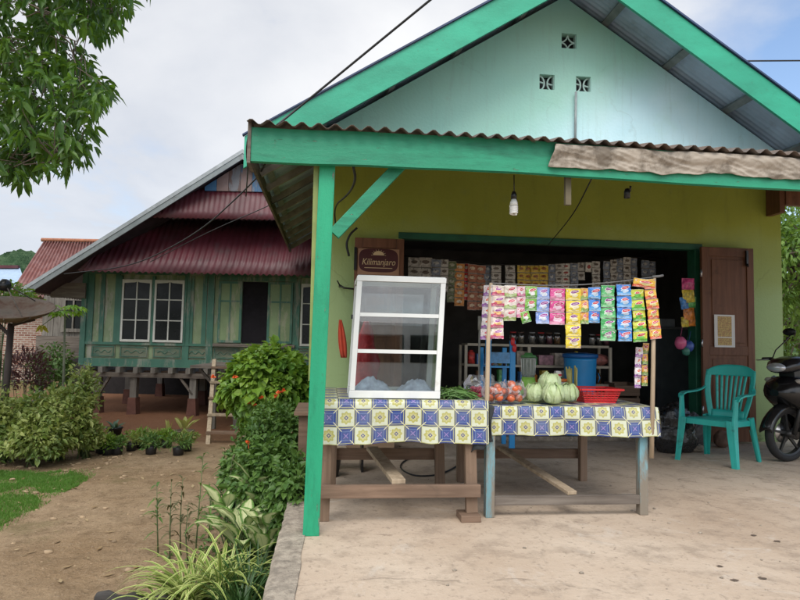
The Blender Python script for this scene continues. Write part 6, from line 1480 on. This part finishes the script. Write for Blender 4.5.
# striped spider plants and dark strap leaved clumps in the foreground
def stripe(name, mid, edge, hot=.3):
    t = NT(name); x, y, z = t.xyz(t.coord('UV')); k = t.ramp(x.abs(), hot, hot+.25); c = t.mix(k, mid, edge); g_ = t.n('ShaderNodeNewGeometry'); c = t.mix(X(t, g_.outputs['Random Per Island'])*.4, c, mid)
    b = t.bsdf(c, .4, 0, .4); tr = t.n('ShaderNodeBsdfTranslucent'); t.set(tr.inputs[0], c); mx = t.n('ShaderNodeMixShader'); mx.inputs[0].default_value = .25
    t.t.links.new(b, mx.inputs[1]); t.t.links.new(tr.outputs[0], mx.inputs[2]); return t.done(mx.outputs[0])
m_spid = stripe('yellow_striped_blade', (.18,.30,.05), (.60,.62,.24)); m_strap = stripe('dark_strap_blade', (.035,.09,.025), (.07,.14,.035), .5)
def clump(px, py, D, n, L, W, mat, name, lab, group, seed, droop=1.6, up=(.5,1.6), lift=0):
    random.seed(seed); c = ad(px, py, D); b = Vector((c.x, c.y, GZ-.02+lift)); mb = MB()
    for k in range(n):
        a = uni(0, 2*pi); d = Vector((math.cos(a), math.sin(a), uni(*up))); blade(mb, b+Vector((uni(-.05,.05), uni(-.05,.05), uni(0,.04))), d, L*uni(.6,1.15), W*uni(.8,1.2), droop*uni(.6,1.2), 9)
    single(name, mb, mat, lab, 'plant', b, group)
g1 = 'yellow striped spider plants in the foreground'
clump(190, 598, 4.25, 70, .62, .026, m_spid, 'spider_plant', 'yellow striped spider plant arching furthest left over the log', g1, 61, 1.7, (.7,1.9), .02)
clump(222, 600, 4.35, 70, .58, .026, m_spid, 'spider_plant', 'yellow striped spider plant in the middle of the foreground clump', g1, 62, 1.5, (.8,2.2), .05)
clump(168, 606, 4.15, 34, .46, .024, m_spid, 'spider_plant', 'small yellow striped spider plant just above the log', g1, 63, 1.8, (.7,1.5))
g2 = 'dark strap leaved clumps beside the kerb'
clump(250, 600, 4.25, 80, .42, .017, m_strap, 'strap_leaf_plant', 'dark green strap leaved clump at the bottom beside the kerb', g2, 64, .9, (1,3.2))
clump(240, 618, 4.0, 70, .40, .017, m_strap, 'strap_leaf_plant', 'dark green strap leaved clump cut off by the bottom edge', g2, 65, 1.0, (1,3))
clump(262, 560, 4.7, 60, .50, .015, m_strap, 'strap_leaf_plant', 'dark narrow bladed clump rising between the dieffenbachias and the kerb', g2, 66, .7, (1.2,3.6))
clump(236, 475, 6.4, 45, .42, .03, m_strap, 'strap_leaf_plant', 'broad leaved dark clump at the foot of the ladder side of the bush', g2, 67, 1.3, (.6,2))
# tall thin weeds
for k, (px, py, D, h) in enumerate(((198, 480, 5.0, .75), (172, 510, 5.1, .55), (160, 512, 5.2, .5), (190, 520, 5.0, .42), (222, 455, 6.3, .6), (182, 505, 5.4, .5), (210, 500, 5.6, .45), (229, 470, 5.8, .6))):
    random.seed(70+k); c = ad(px, py, D); b = Vector((c.x, c.y, GZ)); b.z = gz(b.x, b.y); top = Vector((c.x+uni(-.04,.04), c.y, b.z+h*1.15)); st = MB(); lf = MB(); st.tube([b, b.lerp(top, .5)+rdir()*.02, top], [.007,.005,.002], 5)
    for q in range(20):
        v = uni(.2, 1)**.7; p = b.lerp(top, v); a = uni(0, 6.28); d = Vector((math.cos(a), math.sin(a), uni(-.2,1.6))); leaf1(lf, p, d, Vector((0,0,1)), uni(.08,.17)*(1.2-.4*v), .016+.010*rnd(), 0, .2, .45)
    T = Thing('tall_weed', ['tallest thin weed in front of the bare soil path', 'thin brownish weed second from the left in the sparse row', 'leftmost thin weed on the bare soil', 'short thin weed nearest the spider plants', 'thin weed beside the foot of the bush', 'thin weed between the two leftmost and the tallest one', 'thin weed right of the tallest one', 'thin weed touching the dark broad clump'][k], 'weed', b, 0, 'thin weeds along the soil path')
    T.part('stem', st, m_stem); T.part('foliage', lf, L_darkb if k % 2 == 0 else leafmat('brownish_weed_leaf', (.10,.10,.045), (.16,.15,.07), None, .6, .2))
# low weeds at the kerb foot
mb = MB(); random.seed(90)
for k in range(1500):
    y = uni(3.7, 7.6); x = -.33-abs(random.gauss(0, .30))
    if x < -1.3: continue
    b = Vector((x, y, gz(x, y)))
    for q in range(4): d = rdir(.2, 1); leaf1(mb, b+rdir()*.02, d, rdir(0,1), uni(.03,.09), uni(.012,.03))
structure('undergrowth', mb, L_darkb, 'stuff')
# grass patch
mb = MB(); random.seed(91)
P4 = [G(-60, 470), G(72, 470), G(88, 480), G(40, 507), G(-60, 545)]
poly2 = [(p.x, p.y) for p in P4]
x0 = min(p[0] for p in poly2); x1 = max(p[0] for p in poly2); y0 = min(p[1] for p in poly2); y1 = max(p[1] for p in poly2); n = 0
while n < 42000:
    x, y = uni(x0, x1), uni(y0, y1)
    j_ = .35*rnd()**3; an = rnd()*6.28
    if not inpoly(x+.22*NZ.noise(Vector((x*2, y*2, 0)))+.1*NZ.noise(Vector((x*7, y*7, 0)))+j_*math.cos(an), y+.22*NZ.noise(Vector((x*2, y*2, 5)))+j_*math.sin(an), poly2): continue
    n += 1
    if NZ.noise(Vector((x*2.2, y*2.2, 7))) < -.3 and rnd() < .8: continue
    b = Vector((x, y, gz(x, y)-.003)); d = Vector((uni(-.6,.6), uni(-.6,.6), 1)).normalized(); s = Vector((uni(-1,1), uni(-1,1), 0)).normalized()*.004; h = uni(.018,.045)
    mb.add([b-s, b+s, b+d*h+Vector((0,0,0))], [(0,1,2)])
structure('lawn', mb, leafmat('lawn_grass', (.08,.21,.03), (.15,.30,.05), None, .6, .3), 'stuff')
# pale variegated hedge on the left, crotons
gr1 = 'yellow green croton bushes on the left'
for k, (px, py, D, rad, n) in enumerate(((8, 428, 8.8, (.62,.5,.42), 3600), (58, 418, 9.0, (.50,.5,.42), 3900), (36, 438, 8.6, (.5,.4,.28), 2600), (84, 392, 9.4, (.2,.25,.38), 1000), (-45, 418, 8.6, (.8,.6,.6), 2500), (86, 434, 9.2, (.24,.25,.2), 800))):
    c = ad(px, py, D); b = Vector((c.x, c.y, GZ)); plant('croton_bush', ['yellow green croton bush at the left edge', 'largest yellow green croton bush below the papaya sapling', 'low front croton bush between the left edge and the bare path', 'upright croton shoot reaching up to the house corner', 'croton bush mostly cut off by the left edge', 'small croton bush at the right end of the hedge'][k], 'bush', b, bush_mb(c, rad, n, .085, .04, 100+k, .45, .45, .15, -.9), L_croton, stems_mb(b, c, rad, 12, .012, k), gr1)
c = ad(26, 375, 12); b = Vector((c.x, c.y, GZ)); plant('purple_shrub', 'dark purple leaved shrub in front of the brick wall', 'shrub', b, bush_mb((c.x, c.y, c.z+.05), (.4,.4,.45), 900, .12, .03, 120, .4, .4, -.2), L_purple, stems_mb(b, c, (.4,.4,.4), 8, .01))
c = ad(52, 372, 13); b = Vector((c.x, c.y, GZ)); plant('dark_shrub', 'dark green shrub under the side annex beside the papaya', 'shrub', b, bush_mb(c, (.4,.4,.6), 900, .13, .05, 121, .4, .4), L_darkb, stems_mb(b, c, (.4,.4,.4), 8, .01))
# papaya sapling
c = ad(65, 313, 9.7); b = ad(61, 400, 9.7); b.z = GZ
T = Thing('papaya_sapling', 'slender papaya sapling with a flat umbrella of lobed leaves before the annex', 'sapling', b)
mb = MB(); mb.tube([b, b.lerp(c, .5)+Vector((.03,0,0)), c], [.028,.022,.013], 8); T.part('trunk', mb, plain('grey_green_papaya_stem', (.16,.17,.11), .7, .3)); random.seed(33); lf = MB(); pet = MB()
for k in range(11):
    a = k*2.4; e = c+Vector((math.cos(a)*uni(.14,.26), math.sin(a)*uni(.14,.26), uni(-.02,.12))); pet.tube([c, c.lerp(e, .5)+Vector((0,0,.04)), e], .005, 4)
    for q in range(7):
        a2 = a+(q-3)*.55; leaf1(lf, e, Vector((math.cos(a2), math.sin(a2), uni(-.35,0))), Vector((0,0,1)), uni(.12,.17), .06, 0, .1, .35)
e = c+Vector((-.3,-.05,-.2)); pet.tube([c, c.lerp(e, .6)+Vector((0,0,.03)), e], .005, 4)
T.part('petioles', pet, m_stem); T.part('foliage', lf, leafmat('papaya_leaf', (.20,.42,.05), (.34,.55,.08), None, .45, .4))
yl = MB()
for q in range(7): leaf1(yl, e, Vector((math.cos(q), math.sin(q), -.9)), Vector((0,-1,0)), .13, .055)
T.part('yellow_leaf', yl, leafmat('yellowing_papaya_leaf', (.50,.50,.04), (.60,.55,.08)))
# satellite dish
Dd = 9.0; c = hl(8, 318, Dd); sd_ = Thing('satellite_dish', 'rusty old satellite dish tilted on a dark pole at the left edge', 'satellite dish', (c.x, Dd, GZ), -YAW)
mb = MB(); ctr = Vector((c.x-.02, Dd, hl(8, 312, Dd).z)); R_ = .62; axd = Vector((.12, -.28, 1)).normalized(); s1_ = axd.cross(Vector((0,1,0))).normalized(); s2_ = axd.cross(s1_)
def fn(a, b): t_ = 2*pi*a; return ctr+(s1_*math.cos(t_)+s2_*math.sin(t_))*R_*b+axd*(.20*b*b-.12)
mb.grid(fn, 48, 10); sd_.part('reflector', mb, plain('rusty_dish_mesh', (.22,.17,.125), .8, .4, 3, dirt=(.12,.06,.035), dlo=.42, dhi=.6), solid=.012)
mb = MB()
for k in range(12):
    t_ = 2*pi*k/12; pts = [ctr+(s1_*math.cos(t_)+s2_*math.sin(t_))*R_*b+axd*(.20*b*b-.135) for b in (.05,.35,.7,1)]; mb.tube(pts, .009, 5)
sd_.part('rib', mb, m_greywood)
mb = MB(); pb_ = hl(3, 400, Dd); mb.tube([(pb_.x+.02, Dd, GZ), (pb_.x+.05, Dd, ctr.z-.16)], .045, 10); sd_.part('pole', mb, plain('rusted_pole', (.05,.035,.03), .7))
mb = MB(); mb.beam((pb_.x+.02, Dd, ctr.z-.2), (pb_.x+.38, Dd, ctr.z-.10), .05, .04); mb.beam((pb_.x+.05, Dd, ctr.z-.35), (pb_.x-.2, Dd, ctr.z-.12), .04, .04); sd_.part('mount', mb, bpy.data.materials['rusted_pole'])
lp = ctr+axd*.42+Vector((-.03,0,0)); mb = MB(); mb.lathe([(.001,-.10),(.09,-.10),(.085,0),(.05,.06),(.001,.07)], lp, 16, axis=Vector((.25,0,1))); sd_.part('receiver', mb, m_black)
for k in range(3):
    t_ = 2*pi*k/3+.4; mb = MB().tube([ctr+(s1_*math.cos(t_)+s2_*math.sin(t_))*R_*.9+axd*.06, lp], .009, 6); sd_.part('strut', mb, m_greywood)
c = hl(4, 299, 10.5); w_ = hw(c.x, 10.5, GZ); c2 = hw(c.x, 10.5, c.z); plant('leafy_shrub', 'bright leafy shrub top showing just above the satellite dish', 'shrub', w_, bush_mb(c2, (.45,.4,.3), 900, .10, .05, 130), L_bush, stems_mb(w_, c2, (.4,.4,.3), 8, .02))
# row of small potted plants
random.seed(44); m_poly = plain('black_polybag', (.02,.02,.022), .5, .3, 12)
ords = ['first', 'second', 'third', 'fourth', 'fifth', 'sixth', 'seventh', 'eighth', 'ninth', 'tenth', 'eleventh']
for k in range(11):
    px = 90+k*9.8; px += uni(-3, 3); p = G(px, 451+uni(-4, 4)); T = Thing('polybag_plant', f'{ords[k]} small plant in a black polybag from the left in the low row', 'potted plant', p, 0, 'row of low polybag plants before the stilt house')
    mb = MB().lathe([(.001,0),(.075,0),(.085,.10),(.08,.13),(.07,.13),(.001,.11)], p, 12); T.part('pot', mb, m_poly)
    f = bush_mb((p.x, p.y, p.z+uni(.15,.22)), (uni(.1,.2),.12,uni(.06,.12)), 190, uni(.06,.11), uni(.015,.035), 140+k, .4, .3, -.1); T.part('foliage', f, [L_darkb, L_croton, L_bush][k % 3])
def potted(px, py, D, r, h, pm, lab, leafn, L, W, fm, seed, up=(.6,1.8), shape='leaf'):
    random.seed(seed); p = gr(px, py, GZ); T = Thing('potted_plant', lab, 'potted plant', p)
    mb = MB().lathe([(.001,0),(r*.7,0),(r*.95,h*.9),(r*1.05,h*.9),(r*1.05,h),(r*.9,h),(r*.85,h*.8),(.001,h*.8)], p, 22); T.part('pot', mb, pm); lf = MB()
    for k in range(leafn):
        a = k*2.4; d = Vector((math.cos(a), math.sin(a), uni(*up))); q = p+Vector((0,0,h*.8))+rdir()*r*.2; bigleaf(lf, q+d.normalized()*L*.3, d, L, W, .5); lf.tube([q, q+d.normalized()*L*.35], .004, 4)
    T.part('foliage', lf, fm)
m_yl = leafmat('yellowish_pot_leaf', (.30,.34,.08), (.46,.46,.16), None, .5, .25)
potted(184, 440, 10, .17, .17, plain('weathered_clay_pot', (.22,.17,.13), .85, .3), 'pale leaved plant in a wide clay pot left of the ladder', 9, .26, .085, m_yl, 1, (1.1,2.4))
potted(168, 442, 10, .08, .13, m_poly, 'single slender leaf plant in a small dark pot beside the clay pot', 3, .22, .05, m_yl, 2, (3,6))
potted(114, 440, 10, .13, .22, m_poly, 'bluish leaved plant in a dark bucket at the left of the pot row', 12, .15, .05, leafmat('bluish_leaf', (.08,.16,.11), (.12,.2,.13)), 3)
potted(155, 443, 10, .13, .12, plain('turquoise_basin', (.03,.22,.33), .4), 'low green plant in a turquoise plastic basin', 10, .10, .05, L_darkb, 4)
potted(139, 443, 10, .10, .12, plain('white_tub_pot', (.4,.4,.36), .5), 'low plant in an off white tub between the basin and the dark bucket', 8, .10, .05, L_darkb, 5)
# log at the bottom edge
a = gr(98, 600, GZ+.06); b = gr(168, 604, GZ+.06); mb = MB(); mb.tube([a+(b-a)*k/8+Vector((0,0,.01*math.sin(k*2))) for k in range(9)], [.05+.006*math.sin(k*1.7) for k in range(9)], 14)
single('old_log', mb, wood('charred_grey_log', (.07,.065,.06), (.03,.028,.026), 'X', .9), 'dark weathered log lying under the spider plants at the bottom edge', 'log', a)
# ledge board on the kerb behind the post and little weathered block
p = at(302, 415, 5.6); mb = MB().box(p.x-.06, p.x+.12, 5.4, 6.2, .50, .53); mb.box(p.x-.02, p.x+.08, 5.45, 5.52, 0, .499); mb.box(p.x-.02, p.x+.08, 6.05, 6.12, 0, .499)
single('side_bench', mb, m_oldwood, 'narrow wooden ledge bench at the terrace edge just left of the green post', 'bench', (p.x, 5.8, 0))
# pits in the concrete, scattered litter on the terrace
mb = MB(); random.seed(19)
for px, py in ((753,535),(777,541),(720,566),(762,578),(735,580)):
    p = gr(px, py, .0045); n = 14; P = [(p.x+uni(.4,1.1)*.026*math.cos(2*pi*k/n), p.y+uni(.4,1.1)*.02*math.sin(2*pi*k/n), .0045) for k in range(n)]; mb.add(P, [tuple(range(n))])
structure('concrete_pits', mb, plain('dark_spalled_concrete', (.13,.095,.07), .95, .4, 30))
mb = MB()
for k in range(170):
    x = uni(-.05, 4.5); y = uni(1.6, 7); r = .003+.009*rnd()**3; mb.ball((x, y, r*.3), r, 6, 4, 0, (1.2,1,.6), .5, 3, k)
structure('terrace_grit', mb, m_kerb, 'stuff')
# ------------------------------------------------------------------ white van parked on the road behind the photographer (seen only in the glass)
vn = Thing('parked_van', 'white van parked on the road facing the shop', 'van', (1.2, -4.2, 0)); x0, x1 = -1.2, 3.4
mb = MB(); mb.prism([(x0, -3.4, .35), (x1-.1, -3.4, .35), (x1, -3.4, .9), (x1-.5, -3.4, 1.25), (x1-1.2, -3.4, 1.95), (x0+.1, -3.4, 1.98), (x0, -3.4, 1.1)], (0, -1.65, 0)); vn.part('body', mb, plain('white_car_paint', (.75,.76,.77), .25, .03), bev=.06)
for a, b in ((x0+.25, x0+1.35), (x0+1.5, x0+2.6), (x0+2.72, x0+3.45)): mb = MB().box(a, b, -3.395, -3.385, 1.2, 1.72); vn.part('window', mb, m_pane, bev=.004)
for x in (x0+.8, x1-.9):
    for y in (-3.42, -5.05): mb = MB().lathe([(.001,-.09),(.33,-.09),(.33,.09),(.001,.09)], (x, y, .33), 28, axis=(0,1,0)); vn.part('wheel', mb, m_rub)
mb = MB().box(x1-.12, x1-.02, -3.5, -3.8, .75, .92); vn.part('headlight', mb, m_metal)
